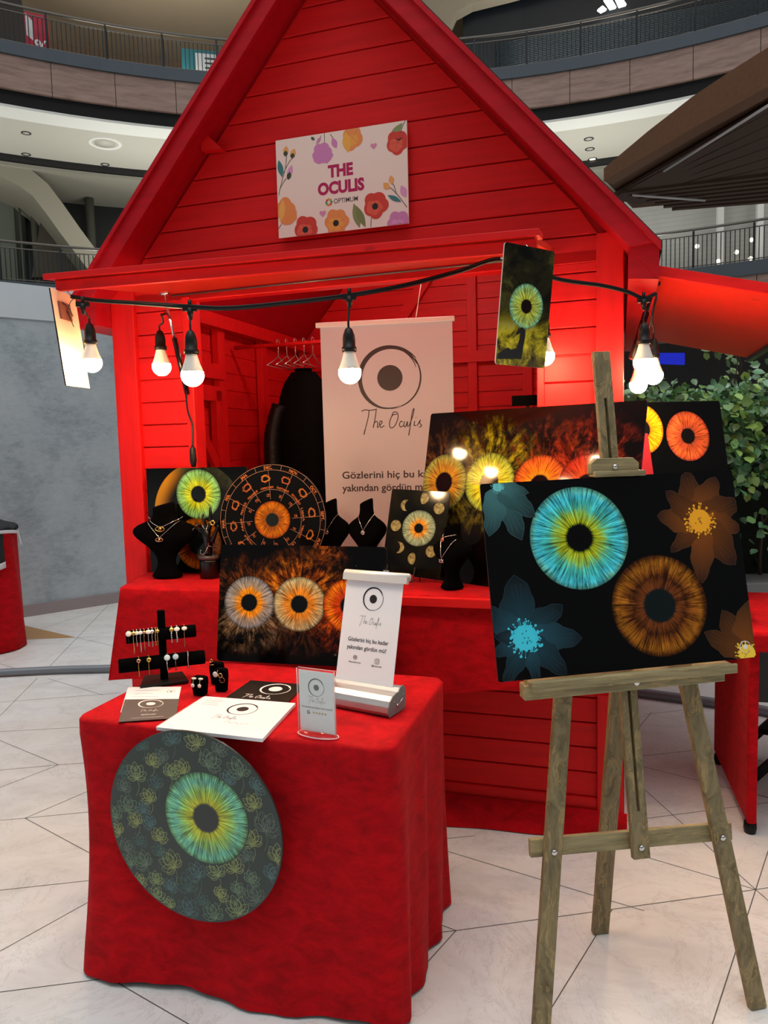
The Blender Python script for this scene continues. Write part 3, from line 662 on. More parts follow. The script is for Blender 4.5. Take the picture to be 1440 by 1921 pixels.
dr.box2((-2.11, .36, 1.76), (-2.07, .76, 1.84)); dr.bar((-2.085, .40, 1.78), (-2.085, .72, 1.38), .06, .03, (1, 0, 0)); dr.build('side_door_frame', M['red_upright'], KT, bevel=.002)
# unseen fill lamp added under the ridge to brighten the stall interior
cl_ = MB(); cl_.tube([(-1.0, .55, 3.2), (-1.0, .55, 2.70)], .004, 6); cl_.lathe([(.005, 2.74), (.018, 2.72), (.02, 2.66)], 14, c=(-1.0, .55, 0)); lp_ = cl_.build('added_fill_lamp', M['black_plastic'], KT)
cl_ = MB(); cl_.lathe([(.02, .06), (.045, .025), (.05, 0), (.043, -.026), (.02, -.046), (.001, -.05)], 20, c=(-1.0, .55, 2.60)); cl_.build('fill_lamp_globe', plain('fill_globe_lit', (1, 1, 1, 1), .4, emis=(1, .90, .84, 1), es=170), lp_)
# roof
ang = math.atan(RISE)
for sg in (-1, 1):
    s_ = MB(); ue = UC + sg * 1.19; zt = 3.51; vb = 2.12
    pts = [(UC, zt - .095), (UC, zt - .02), (ue, zt - .02 - RISE * 1.19), (ue, zt - .12 - RISE * 1.19)]
    s_.prism(pts, -.125, vb); s_.build('roof_panel', M['red_deep'], KT)
    f_ = MB(); f_.prism([(UC, zt - .018), (UC, zt + .004), (ue + sg * .008, zt + .004 - RISE * 1.198), (ue + sg * .008, zt - .018 - RISE * 1.198)], -.16, vb + .02); f_.build('roof_felt', M['shingle'], KT)
    b_ = MB(); zi = 3.388; ub = UC + sg * 1.092
    b_.prism([(UC, zi), (UC, zt), (ue, zt - RISE * 1.19), (ub, zi - RISE * 1.092)] if sg > 0 else [(UC, zi), (UC, zt), (ue, zt - RISE * 1.19), (ub, zi - RISE * 1.092)], -.152, -.125)
    b_.build('bargeboard', M['red_deep'], KT, bevel=.003)
    c_ = MB(); c_.prism([(UC, zt - .028), (UC, zt - .002), (ue + sg * .004, zt - .002 - RISE * 1.194), (ue + sg * .004, zt - .028 - RISE * 1.194)], -.166, -.152); c_.build('verge_strip', M['red_deep'], KT)
    d_ = MB(); d_.prism([(ue, zt - .12 - RISE * 1.19), (ue, zt - .03 - RISE * 1.19), (ue - sg * .1, zt - .03 - RISE * 1.09), (ue - sg * .1, zt - .13 - RISE * 1.19 + .02)], -.12, vb); d_.build('eaves_board', M['red_deep'], KT)
q = MB(); ta, tb2, tc_ = PV(384, 248, -.03), PV(423, 284, -.03), PV(384, 287, -.03); q.prism([(ta[0], ta[2]), (tc_[0], tc_[2]), (tb2[0], tb2[2])], -.06, -.02); q.build('corner_bracket', M['red_wood'], KT)
# front awning, lifted
aw = thing('front_awning', None, None, (0, 0, 0)); bpy.data.objects.remove(aw)
def slab(name, c8, mat, bevel=.002):
    b = MB(); b.add(c8, [(0, 1, 2, 3), (7, 6, 5, 4), (0, 4, 5, 1), (1, 5, 6, 2), (2, 6, 7, 3), (3, 7, 4, 0)]); return b.build(name, mat, KT, bevel)
def awn(u0, u1, v0, zl0, zr0, v1, zl1, zr1, th): return [(u0, v0, zl0), (u1, v0, zr0), (u1, v1, zr1), (u0, v1, zl1), (u0, v0, zl0 - th), (u1, v0, zr0 - th), (u1, v1, zr1 - th), (u0, v1, zl1 - th)]
A0 = slab('front_awning', awn(-1.895, -.243, -.02, 2.195, 2.205, -.68, 2.112, 2.082, .022), M['red_awning'])
A1 = slab('awning_front_rail', awn(-1.885, -.238, -.655, 2.104, 2.076, -.69, 2.10, 2.070, .034), M['red_wood'])
A2 = slab('awning_cap', awn(-1.915, -.228, -.60, 2.136, 2.108, -.715, 2.122, 2.092, .020), M['red_wood'])
hc = MB(); hc.tube([(-1.86, -.012, 2.168), (-.27, -.012, 2.176)], .0035, 6); hc.build('hinge', M['rail'], KT)
# right awning
S0 = [(0.03, .10, 2.125), (.69, .10, 1.955), (.69, 1.97, 1.955), (.03, 1.97, 2.125)]
slab('side_awning', [(a, b, c + .02) for a, b, c in S0] + S0, M['red_awning'])
slab('awning_edge', [(0.03, .075, 2.15), (.69, .075, 1.98), (.69, .10, 1.98), (.03, .10, 2.15), (0.03, .075, 2.112), (.69, .075, 1.942), (.69, .10, 1.942), (.03, .10, 2.112)], M['red_wood'])
slab('awning_edge', [(.69, .075, 1.985), (.715, .075, 1.98), (.715, 2.0, 1.98), (.69, 2.0, 1.985), (.69, .075, 1.935), (.715, .075, 1.93), (.715, 2.0, 1.93), (.69, 2.0, 1.935)], M['bal'])
# side shelf and gas struts
slab('side_shelf', [(0.02, .15, .955), (.42, .15, .955), (.42, 1.6, .955), (.02, 1.6, .955), (0.02, .15, .93), (.42, .15, .93), (.42, 1.6, .93), (.02, 1.6, .93)], M['red_wood'])
def strut(p, q, k, m0, m1, r0=.006, r1=.011):
    p, q = Vector(p), Vector(q); m_ = p + (q - p) * k; b = MB(); b.tube([p, m_], r0, 10, 0); b.tube([m_ - (q - p) * .02, q], r1, 10, 1)
    b.tube([p + Vector((-.02, 0, .004)), p + Vector((.02, 0, .004))], .009, 8, 0); b.build('gas_strut', [m0, m1], KT)
strut((-1.83, -.11, 2.155), (-1.80, -.02, 1.745), .45, M['chrome'], M['black_gloss'])
strut((.115, .24, 2.09), (.03, .08, 1.80), .42, M['black_plastic'], M['black_plastic'], .007, .013)
strut((-.36, -.30, 2.115), (-.30, -.03, 1.80), .45, M['chrome'], M['black_gloss'])
bd_ = MB(); bd_.tube([(-.36, -.55, 2.06), (-.27, -.55, 2.06)], .005, 6); bd_.box((-.31, -.55, 2.066), (.05, .03, .02)); bd_.build('bolt_latch', M['alu'], KT)

# ================================================================== CLOTHS AND TABLES
def rrect(u0, u1, v0, v1, r, n=8, side=26):
    P = []
    cs = [((u1 - r, v1 - r), 0), ((u0 + r, v1 - r), 90), ((u0 + r, v0 + r), 180), ((u1 - r, v0 + r), 270)]
    for ci, (c, a0) in enumerate(cs):
        for k in range(n + 1): a = radians(a0 + 90 * k / n); P.append((c[0] + r * cos(a), c[1] + r * sin(a), cos(a), sin(a)))
        nx = cs[(ci + 1) % 4]; a = radians(a0 + 90); e0 = (c[0] + r * cos(a), c[1] + r * sin(a)); e1 = (nx[0][0] + r * cos(a), nx[0][1] + r * sin(a))
        for k in range(1, side): t = k / side; P.append((e0[0] + (e1[0] - e0[0]) * t, e0[1] + (e1[1] - e0[1]) * t, cos(a), sin(a)))
    return P
def drape(name, parent, rect, r, ztop, hem, fold, rows=18, cx=None):
    P = rrect(*rect, r); L = len(P); vs = []; fs = []
    c = ((rect[0] + rect[1]) / 2, (rect[2] + rect[3]) / 2); per = 0; S = [0]
    for i in range(1, L): per += math.hypot(P[i][0] - P[i - 1][0], P[i][1] - P[i - 1][1]); S.append(per)
    ring_ = []
    for k, q in ((0, .0), (.5, 0), (.8, 0), (.95, 0)):
        for p in P: vs.append((c[0] + (p[0] - c[0]) * k, c[1] + (p[1] - c[1]) * k, ztop + .0015 * sin(p[0] * 37 + p[1] * 23 + k * 5)))
    for p in P: vs.append((p[0] - p[2] * .004, p[1] - p[3] * .004, ztop))
    for p in P: vs.append((p[0] + p[2] * .003, p[1] + p[3] * .003, ztop - .008))
    for j in range(1, rows + 1):
        t = j / rows
        for i, p in enumerate(P):
            d, h = fold(p, S[i], t), hem(p, S[i]); z = ztop - .008 - (ztop - .008 - h) * t
            vs.append((p[0] + p[2] * (.003 + d), p[1] + p[3] * (.003 + d), z))
    nr = len(vs) // L
    for j in range(nr - 1):
        for i in range(L): fs.append((j * L + i, j * L + (i + 1) % L, (j + 1) * L + (i + 1) % L, (j + 1) * L + i))
    b = MB(); b.add(vs, fs, smooth=True); o = b.build(name, M['velvet'], parent); return o
def table(name, label, rect, z, u=0, v=0):
    t = thing(name, label, 'table', K(0, 0), YAW)
    b = MB(); b.box2((rect[0] + .015, rect[2] + .015, z - .03), (rect[1] - .015, rect[3] - .015, z - .003)); b.build('table_top', M['black_plastic'], t)
    for x in (rect[0] + .05, rect[1] - .05):
        for y in (rect[2] + .05, rect[3] - .05): q = MB(); q.tube([(x, y, 0), (x, y, z - .03)], .014, 8); q.build('leg', M['black_plastic'], t)
    return t
FR = (-1.49, -.548, -1.195, -.60)
tt = table('display_table', 'display table wholly under the red velvet cloth in front of the stall', FR, .75)
for x in (FR[0] - .003,): q = MB(); q.tube([(x + .012, FR[2] - .004, .0), (x + .012, FR[2] - .004, .02)], .012, 8); q.build('foot_cap', M['black_plastic'], tt)
def fold1(p, s, t):
    right = max(0, p[2]); front = max(0, -p[3]); left = max(0, -p[2])
    f = front * (.004 * sin(p[0] * 47 + 3 * t) * t ** 1.2 + .016 * sin(p[0] * 13 + 1.0) * t ** 1.6 + .010 * sin(p[0] * 5 + 2) * t) + .018 * front * t ** 2
    f += right * (.012 * sin(p[1] * 33 + 2.5 * t) * t ** .8 + .005 * sin(p[1] * 61 + 1) * t + .006 * t)
    f += left * (.006 * sin(p[1] * 20) - .012 * sin(pi * min(1, t * 1.1)))
    if p[2] > .05 and p[3] < -.05: f -= .01 * t
    if p[2] < -.05 and p[3] < -.05: f -= .012 * sin(pi * t)
    return f
ct = thing('tablecloth', 'red velvet cloth covering the front display table down to the floor', 'tablecloth', K(0, 0), YAW)
drape('velvet_sheet', ct, FR, .045, .7535, lambda p, s: .008 + .006 * (1 + sin(p[0] * 9)) * max(0, -p[3]), fold1)

# counter cloth on the stall
cc = thing('counter_cloth', 'red velvet cloth spread over the stall counter and hanging down its front', 'tablecloth', K(0, 0), YAW)
b = MB(); nu = 70
def fe(t):   # front edge
    u = -1.935 + 1.93 * t; return u, -.365 + .085 * t
rows_ = []
top = [[(-2.045 + 2.03 * i / nu, -.026, .9585) for i in range(nu + 1)]]
for k in (.5, .93): top.append([(a[0] + (fe(i / nu)[0] - a[0]) * k, a[1] + (fe(i / nu)[1] - a[1]) * k, .9585 + .001 * sin(i * .9 + k * 7)) for i, a in enumerate(top[0])])
top.append([(*fe(i / nu), .9575) for i in range(nu + 1)]); top.append([(fe(i / nu)[0], fe(i / nu)[1] - .006, .949) for i in range(nu + 1)])
for j in range(1, 13):
    t = j / 12; r_ = []
    for i in range(nu + 1):
        s = i / nu; u, v = fe(s); hz = .565 + .07 * s + .012 * sin(s * 17)
        fo = .006 * sin(s * 44) * t + .012 * sin(s * 13 + 1) * t - .02 * t * 0
        r_.append((u - .09 * t * (1 - s) ** 8, v - .006 + fo, .949 - (.949 - hz) * t))
    top.append(r_)
rings_ = len(top); L_ = nu + 1; vs = [p for r_ in top for p in r_]
b.add(vs, [(j * L_ + i, j * L_ + i + 1, (j + 1) * L_ + i + 1, (j + 1) * L_ + i) for j in range(rings_ - 1) for i in range(nu)], smooth=True)
# left end drop and inner shelf cover
sd = []
for j in range(8):
    t = j / 7; sd.append([(-2.045 + .11 * k_ - .0 - .08 * t * k_ - .004, -.026 - .339 * k_ + .004 * sin(9 * k_), .9575 - .39 * t) for k_ in (0, .33, .66, 1.0)])
vs = [p for r_ in sd for p in r_]; b.add(vs, [(j * 4 + i, j * 4 + i + 1, (j + 1) * 4 + i + 1, (j + 1) * 4 + i) for j in range(7) for i in range(3)], smooth=True)
b.add([(-1.772, -.026, .9585), (-.312, -.026, .9585), (-.312, .55, .9585), (-1.772, .55, .9585), (-1.772, .552, .7), (-.312, .552, .7)], [(0, 1, 2, 3), (3, 2, 5, 4)])
b.build('velvet_sheet', M['velvet'], cc, fix=False)
q = MB(); q.box2((-1.90, -.34, .925), (-.03, -.03, .954)); q.box2((-1.77, -.03, .925), (-.315, .55, .954)); q.build('counter_board', M['red_wood'], KT)
for u in (-1.8, -1.0, -.2): q = MB(); q.bar((u, -.02, .62), (u, -.30, .92), .04, .03, (1, 0, 0)); q.build('bracket', M['red_wood'], KT)
CT = .96; TT = .7555

# right hand table (red cloth) with black furniture under it
A = Vector((1.333, 2.706, 0)); B = Vector((1.507, 3.384, 0)); dn = (B - A).normalized(); da = Vector((dn.y, -dn.x, 0))
rt = thing('side_table', 'red cloth covered table at the right edge, its end panel reaching the floor', 'table', A, atan2(da.y, da.x))
b = MB(); b.box2((0, 0, .045), (.035, .70, .765)); b.build('end_panel', M['velvet'], rt, bevel=.008)
b = MB(); b.box2((-.01, -.03, .765), (1.5, .74, .79)); b.box2((-.012, -.035, .715), (1.5, -.015, .785)); b.build('cloth_top', M['velvet'], rt, bevel=.01)
for y in (.03, .66): b = MB(); b.lathe([(.02, 0), (.024, .02), (.022, .045)], 12, c=(.018, y, 0)); b.build('foot', M['black_plastic'], rt)
b = MB(); b.box2((.05, .30, .42), (1.45, .34, .74)); b.build('modesty_panel', plain('anthracite', srgb(46, 48, 50), .6), rt)
b = MB(); b.box2((1.40, .03, 0), (1.44, .68, .76)); b.build('far_panel', M['velvet'], rt)
ch = thing('folding_stool', 'black folding stool legs seen under the red table at the right edge', 'stool', A + da * .32 + dn * .35, atan2(da.y, da.x))
for p, q_ in (((-.22, .12, 0), (.16, .12, .42)), ((.2, .12, 0), (-.16, .12, .42)), ((-.22, .42, 0), (.16, .42, .42)), ((.2, .42, 0), (-.16, .42, .42))):
    b = MB(); b.bar(p, q_, .035, .02, (0, 1, 0)); b.build('leg', M['black_plastic'], ch)
b = MB(); b.tube([(-.24, .06, .26), (.3, .06, .22)], .012, 8); b.build('cross_rod', M['black_plastic'], ch)
b = MB(); b.box((0, .27, .43), (.36, .34, .025)); b.build('seat', M['black_plastic'], ch, bevel=.006)

# left table with red cloth and a black and white shirt on it
C1 = Vector((-2.93, 5.93, 0)); C0 = Vector((-2.84, 5.42, 0))
lt = thing('cloth_covered_stand', 'red cloth covered stand cut by the left edge of the picture', 'stand', C1, 0)
def ltp(z, f): return [(0.0 + f * .02, .0), (.045 + f * .03, -.12), (.03 + f * .03, -.26), (-.10 - f * .05, -.50 - f * .04), (-.4, -.78), (-1.2, -.9), (-1.2, .2), (-.2, .12), (-.04, .06)]
def smooth_closed(P, k=6):
    n = len(P); o = []
    for i in range(n):
        a, b_, c, d = [P[(i + j) % n] for j in (-1, 0, 1, 2)]
        for q in range(k):
            t = q / k; o.append(tuple(.5 * (2 * b_[j] + (c[j] - a[j]) * t + (2 * a[j] - 5 * b_[j] + 4 * c[j] - d[j]) * t * t + (3 * b_[j] - a[j] - 3 * c[j] + d[j]) * t ** 3) for j in (0, 1)))
    return o
rings = []
for j in range(14):
    t = j / 13; P = smooth_closed(ltp(0, t)); fz = .94 - .93 * t
    rings.append([(x + .006 * sin(z_ * .7 + t * 5) , y + .006 * sin(z_ * .9), fz) for z_, (x, y) in enumerate(P)])
b = MB(); b.loft(rings); b.build('velvet_sheet', M['velvet'], lt)
sh = thing('folded_shirt', 'black shirt with white trim lying over the red stand at the left edge', 'shirt', C1, 0)
def inset(P, k, c=(-.5, -.35)): return [(c[0] + (x - c[0]) * k, c[1] + (y - c[1]) * k) for x, y in P]
P = smooth_closed(ltp(0, 0)); rings = [[(x, y, .93 - .02 * sin(i)) for i, (x, y) in enumerate(inset(P, 1.035))], [(x, y, .955 + .012 * sin(i * .8)) for i, (x, y) in enumerate(inset(P, 1.0))], [(x, y, 1.0 + .015 * sin(i * .5)) for i, (x, y) in enumerate(inset(P, .8))], [(x, y, 1.04) for i, (x, y) in enumerate(inset(P, .3))]]
b = MB(); b.loft(rings); b.build('body', plain('black_jersey', srgb(34, 38, 40), .85, var=.2, sc=20, bump=.3, bd=.01), sh)
def hang(i0, i1, za, zb, name, mat, off=.02, parent=sh, sag=.0):
    P = smooth_closed(ltp(0, .1)); b = MB(); vs = []; n = i1 - i0
    for j in range(4):
        for i in range(n + 1):
            x, y = P[(i0 + i) % len(P)]; cx_, cy_ = -.5, -.35; k = 1 + off / .5
            vs.append((cx_ + (x - cx_) * k, cy_ + (y - cy_) * k, za[0] + (za[1] - za[0]) * i / n + ((zb[0] + (zb[1] - zb[0]) * i / n) - (za[0] + (za[1] - za[0]) * i / n)) * j / 3 - sag * sin(pi * i / n)))
    b.add(vs, [(j * (n + 1) + i, j * (n + 1) + i + 1, (j + 1) * (n + 1) + i + 1, (j + 1) * (n + 1) + i) for j in range(3) for i in range(n)], smooth=True)
    o = b.build(name, mat, parent, fix=False); md = o.modifiers.new('thick', 'SOLIDIFY'); md.thickness = .006; return o
wt_ = plain('white_jersey', srgb(214, 216, 222), .8)
hang(13, 24, (.93, .93), (.70, .60), 'sleeve', plain('black_jersey_sleeve', srgb(30, 34, 35), .85, bump=.2, sc=20), .03)
hang(13, 24, (.70, .60), (.655, .555), 'cuff', wt_, .034)
hang(9, 20, (.925, .94), (.90, .915), 'piping', wt_, .045, sag=-.01)
q = MB(); q.bar((.03, -.03, .93), (.055, -.04, .80), .022, .008, (1, 0, 0)); q.build('strap', wt_, sh)

# hedge
random.seed(5)
hg = thing('ficus_hedge', 'dense green leafy hedge in a trough behind the stall at the right', 'hedge', (3.0, 5.6, 0))
lv = MB(); NL = 6500
def hedge_top(x): return 1.90 + .10 * sin(x * 2.3) + .16 * min(1, max(0, (x + .9) / 1.2))
for i in range(NL):
    x = random.uniform(-1.28, 1.9); y = random.choice([random.uniform(-.65, -.4), random.uniform(-.65, .5)])
    zt = hedge_top(x) + .05 * random.gauss(0, 1) - .25 * max(0, (y + .1)) ** 2
    z = zt - abs(random.gauss(0, .42)); 
    if z < .55: z = random.uniform(.6, 1.4)
    L = random.uniform(.05, .088); W = L * .5
    d = Vector((random.gauss(0, .7), random.gauss(-.35, .6), random.gauss(-.35, .5))).normalized(); up_ = Vector((random.gauss(0, .5), random.gauss(-.6, .5), random.gauss(.9, .4)))
    s = d.cross(up_).normalized(); n_ = s.cross(d).normalized(); p = Vector((x, y, z)); k = random.random(); g = random.choice((srgb(122, 168, 100), srgb(90, 140, 92), srgb(150, 188, 96), srgb(112, 160, 120), srgb(76, 120, 76)))
    P = [p, p + d * L * .3 + s * W * .8 + n_ * .004, p + d * L * .65 + s * W * .7 - n_ * .002, p + d * L - n_ * .012, p + d * L * .65 - s * W * .7 - n_ * .002, p + d * L * .3 - s * W * .8 + n_ * .004, p + d * L * .5 - n_ * .008]
    lv.add(P, [(0, 1, 6), (1, 2, 6), (2, 3, 6), (3, 4, 6), (4, 5, 6), (5, 0, 6)], 0, g, True)
nl = N('ficus_leaf'); nl.set(Base_Color=nl.attr('Col'), Roughness=.3, Specular_IOR_Level=.8)
tag(lv.build('foliage', nl.mat, hg, fix=False), kind='stuff')
stm = MB()
for i in range(26):
    x = -1.2 + 3.1 * random.random(); y = random.uniform(-.4, .4); p = [Vector((x, y, .4))]
    for k in range(6): p.append(p[-1] + Vector((random.gauss(0, .06), random.gauss(0, .05), random.uniform(.16, .24))))
    stm.tube(p, [.014, .012, .011, .009, .007, .005, .003], 6)
for (x, y) in ((-.62, -.5), (-.5, -.3)):
    p = [Vector((x, y, 1.85)), Vector((x + .02, y, 2.0)), Vector((x - .02, y, 2.1)), Vector((x - .12, y, 2.18)), Vector((x - .22, y, 2.17))]; stm.tube(p, .004, 6)
stm.build('stems', plain('bark', srgb(70, 56, 42), .8), hg)
tw = MB()
for i in range(34):
    t = random.random(); p = Vector((-.6 - .25 * t + random.gauss(0, .03), -.45 + random.gauss(0, .04), 1.9 + .28 * min(1, t * 1.6) + random.gauss(0, .03)))
    L = .075; d = Vector((random.gauss(0, .8), random.gauss(-.2, .4), random.gauss(-.1, .5))).normalized(); s = d.cross(Vector((0, -.7, .7))).normalized(); g = random.choice((srgb(110, 140, 70), srgb(80, 116, 66)))
    tw.add([p, p + d * L * .3 + s * .022, p + d * L * .7 + s * .018, p + d * L, p + d * L * .7 - s * .018, p + d * L * .3 - s * .022], [(0, 1, 2, 3, 4, 5)], 0, g, True)
tag(tw.build('top_sprig_leaves', nl.mat, hg, fix=False), kind='stuff')
b = MB(); b.box2((-1.25, -.55, .0), (2.0, .5, .5)); b.build('trough', plain('trough_grey', srgb(120, 122, 122), .6), hg, bevel=.01)
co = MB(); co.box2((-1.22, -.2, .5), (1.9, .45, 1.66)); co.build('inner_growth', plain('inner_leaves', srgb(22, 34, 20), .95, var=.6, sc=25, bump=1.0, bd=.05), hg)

# ================================================================== BOARDS WITH PRINTED EYES
def board(name, label, P, w, h, mat, r=.012, th=.005, edge=None, cat='picture'):
    o_pts = []
    for cx_, cz_, a0 in ((w / 2 - r, h - r, 0), (-w / 2 + r, h - r, 90), (-w / 2 + r, r, 180), (w / 2 - r, r, 270)):
        for k in range(6): a = radians(a0 + 18 * k); o_pts.append((cx_ + r * cos(a), cz_ + r * sin(a)))
    b = MB(); n = len(o_pts); vs = [(x, 0, z) for x, z in o_pts] + [(x, th, z) for x, z in o_pts]
    b.add(vs, [tuple(range(n))], 0); b.f.append(tuple(range(2 * n - 1, n - 1, -1))); b.m.append(1); b.sm.append(False)
    for i in range(n): b.f.append((i, i + n, (i + 1) % n + n, (i + 1) % n)); b.m.append(1); b.sm.append(False)
    o = b.build(name, [mat, edge or M['board_edge']], None, M=P); return tag(o, label, cat)
def glossy(n, c, rough=.07): n.set(Base_Color=c, Roughness=rough, Specular_IOR_Level=.24); return n.mat
BK = (.0015, .0017, .0019, 1)
PEA = pose((.619, 1.872, .914), 8.2, 11.7, 1.3)
n = N('art_two_eyes'); P_ = n.obj; c = n.mix(0.0, BK, BK)
i1 = iris(n, P_, -.099, .345, .133, .27, [(.2, srgb(120, 150, 30)), (.36, srgb(190, 200, 30)), (.5, srgb(150, 205, 90)), (.62, srgb(80, 200, 180)), (.85, srgb(70, 205, 225)), (1.0, srgb(120, 215, 190))], 1.0, .35, 13, BK)
i2 = iris(n, P_, .099, .155, .131, .33, [(.3, srgb(120, 62, 26)), (.45, srgb(112, 58, 24)), (.55, srgb(70, 34, 12)), (.68, srgb(128, 70, 22)), (.85, srgb(158, 96, 24)), (1.0, srgb(90, 44, 14))], 7.0, .95, 11, (.006, .011, .012, 1), blot=srgb(60, 26, 8))
c = n.mix(i1[1], c, i1[0]); c = n.mix(i2[1], c, i2[0]); m_ = glossy(n, c, .05)
eb = board('eye_picture', 'wide glossy picture of turquoise and brown eyes with flowers, on the wooden easel', PEA, .70, .50, m_, .006)
def inside(p, w=.35, h=.5): return (max(-w + .001, min(w - .001, p[0])), max(.001, min(h - .001, p[1])))
def flower(I, c, R, angs, cin, cout, line, cen, rc, seed, clip=None, wid=.40):
    random.seed(seed)
    for a_, L, wk in angs:
        a = radians(a_); ux, uz = cos(a), sin(a); px, pz = -uz, ux; P = []; n_ = 12
        for k in range(n_ + 1):
            t = k / n_; wv = wid * wk * L * sin(pi * t ** .8) ** .75 * (1 + .10 * sin(t * 19 + seed)); P.append((t * L, wv / 2 * (1 if k else 0)))
        out = [(x, w_) for x, w_ in P] + [(x, -w_ * (.9 + .15 * sin(x * 60))) for x, w_ in P[::-1][1:-1]]
        pts = [(c[0] + ux * x + px * y, c[1] + uz * x + pz * y) for x, y in out]; mid_ = (c[0] + ux * L * .35, c[1] + uz * L * .35)
        pts2 = [clip(p) if clip else p for p in pts]
        # shaded printed petal: bright towards the heart of the flower
        y = I._y(); n0 = len(I.v); q = clip(mid_) if clip else mid_; gk = 1.15 if len(I.f) % 2 else .72; I.v.append((q[0], y, q[1])); I.c.append(tuple(q_ * gk for q_ in cin[:3]) + (1,))
        for (x, w_), p in zip(out, pts2):
            t = min(1, x / L); I.v.append((p[0], y, p[1])); k = 1 - t; I.c.append(tuple((cin[j] * k * 1.2 + cout[j] * (1 - k)) * gk for j in range(3)) + (1,))
        for i in range(len(out)): I.f.append((n0, n0 + 1 + i, n0 + 1 + (i + 1) % len(out))); I.m.append(0); I.sm.append(False)
        I.stroke(pts2 + [pts2[0]], .0012, line)
        for s_ in (-.25, 0, .25):
            vv = [(c[0] + ux * L * t + px * s_ * L * wid * t * .8, c[1] + uz * L * t + pz * s_ * L * wid * t * .8) for t in (.15, .4, .65, .85)]
            I.stroke([clip(p) if clip else p for p in vv], .0007, tuple(.5 * (line[j] + cin[j]) for j in range(3)) + (1,))
    if cen:
        q = clip or (lambda p: p); full = clip is None or q(c) == c
        I.fan(q(c), [q((c[0] + rc * (1 + .12 * sin(k * 3.1)) * cos(k * pi / 14), c[1] + rc * (1 + .12 * sin(k * 3.1)) * sin(k * pi / 14))) for k in range(28)], cen, cen)
        for k in range(46):
            a = random.uniform(0, 2 * pi); r_ = rc * random.uniform(1.0, 1.5); dd = rc * random.uniform(.05, .12); pc_ = (c[0] + r_ * cos(a), c[1] + r_ * sin(a))
            if q(pc_) == pc_: I.disc(pc_, dd, cen, 7); I.stroke([q((c[0] + rc * .8 * cos(a), c[1] + rc * .8 * sin(a))), pc_], dd * .35, cen)
        for k in range(10):
            a = random.uniform(0, 2 * pi); r_ = rc * random.uniform(0, .6); pc_ = (c[0] + r_ * cos(a), c[1] + r_ * sin(a))
            if q(pc_) == pc_: I.disc(pc_, rc * .06, (cen[0] * .3, cen[1] * .3, cen[2] * .3, 1), 6)
OR_i, OR_o, OR_l, OR_c = srgb(118, 62, 12), srgb(40, 20, 8), srgb(88, 52, 22), srgb(255, 176, 38)
TQ_i, TQ_o, TQ_l, TQ_c = srgb(28, 70, 84), srgb(7, 15, 20), srgb(34, 60, 70), srgb(70, 216, 240)
fw = Ink(-.0004 - .0001 * 0, .000004)
flower(fw, (.239, .368), .1, [(100, .14, 1.1), (62, .13, 1.3), (20, .13, 1.3), (-15, .12, 1.2), (-55, .15, 1.2), (-95, .165, .9), (-140, .12, .9), (170, .12, 1.3), (135, .12, 1.1)], OR_i, OR_o, OR_l, OR_c, .031, 3, inside, .5)
fw.build('orange_flower_print', M['ink_gloss'], eb)
fw = Ink(-.0004 - .0001 * 1, .000004)
flower(fw, (-.27, .103), .1, [(95, .16, 1.4), (140, .13, 1.2), (35, .13, 1.2), (-5, .15, 1.1), (-45, .14, 1.1), (-80, .12, .8), (-120, .13, .9), (-160, .1, 1.1), (172, .08, 1.2)], TQ_i, TQ_o, TQ_l, TQ_c, .033, 4, inside, .46)
fw.build('turquoise_flower_print', M['ink_gloss'], eb)
fw = Ink(-.0004 - .0001 * 2, .000004)
flower(fw, (-.305, .49), .1, [(-70, .15, .9), (-105, .13, 1.0), (-42, .125, 1.0), (-14, .085, .9)], srgb(62, 110, 112), srgb(26, 48, 52), srgb(64, 100, 102), srgb(120, 215, 215), .012, 5, inside, .5)
fw.build('pale_flower_print', M['ink_gloss'], eb)
fw = Ink(-.0004 - .0001 * 3, .000004)
flower(fw, (.325, .012), .1, [(115, .13, 1.2), (80, .14, 1.2), (150, .13, 1.0)], srgb(110, 60, 14), srgb(54, 30, 10), OR_l, srgb(255, 214, 70), .024, 6, inside, .5)
fw.build('corner_flower_print', M['ink_gloss'], eb)
fw = Ink(-.0012)
eyelogo(fw, (.322, .030), .015, srgb(240, 236, 230), .42)
fw.build('eye_logo', M['ink_gloss'], eb)

# panorama of four flaming eyes
pL, pR = Vector(PV(808, 773, .14)), Vector(PV(1214, 754, -.27)); kyaw = math.degrees(atan2(-.41, pR.x - pL.x)); pw = (pR - pL).length; mx, mz = (pL.x + pR.x) / 2, (pL.z + pR.z) / 2
ln_ = 11.5; ph = (mz - .965) / cos(radians(ln_)); PB = K(mx, -.065, .965) - DY * (ph * sin(radians(ln_)) * cos(radians(kyaw))) + DX * (ph * sin(radians(ln_)) * sin(radians(kyaw)))
PPA = pose(PB, math.degrees(YAW) + kyaw, ln_, 0.0)
def loc2(P, x, y):                             # photo point to board coordinates
    Pi = P.inverted(); o = Pi @ CAM; d = Pi.to_3x3() @ ray(x, y); t = -o.y / d.y; q = o + d * t; return q.x, q.z
e1, e2, e3, e4 = [loc2(PPA, *p) for p in ((832, 905), (917, 905), (1011, 912), (1100, 912))]
rE = (loc2(PPA, 874, 900)[0] - loc2(PPA, 791, 900)[0]) / 2
n = N('art_four_eyes'); P_ = n.obj; c = n.ramp(n.noise(P_, 3, 4), [(.35, srgb(8, 6, 6)), (.65, srgb(26, 8, 6))])
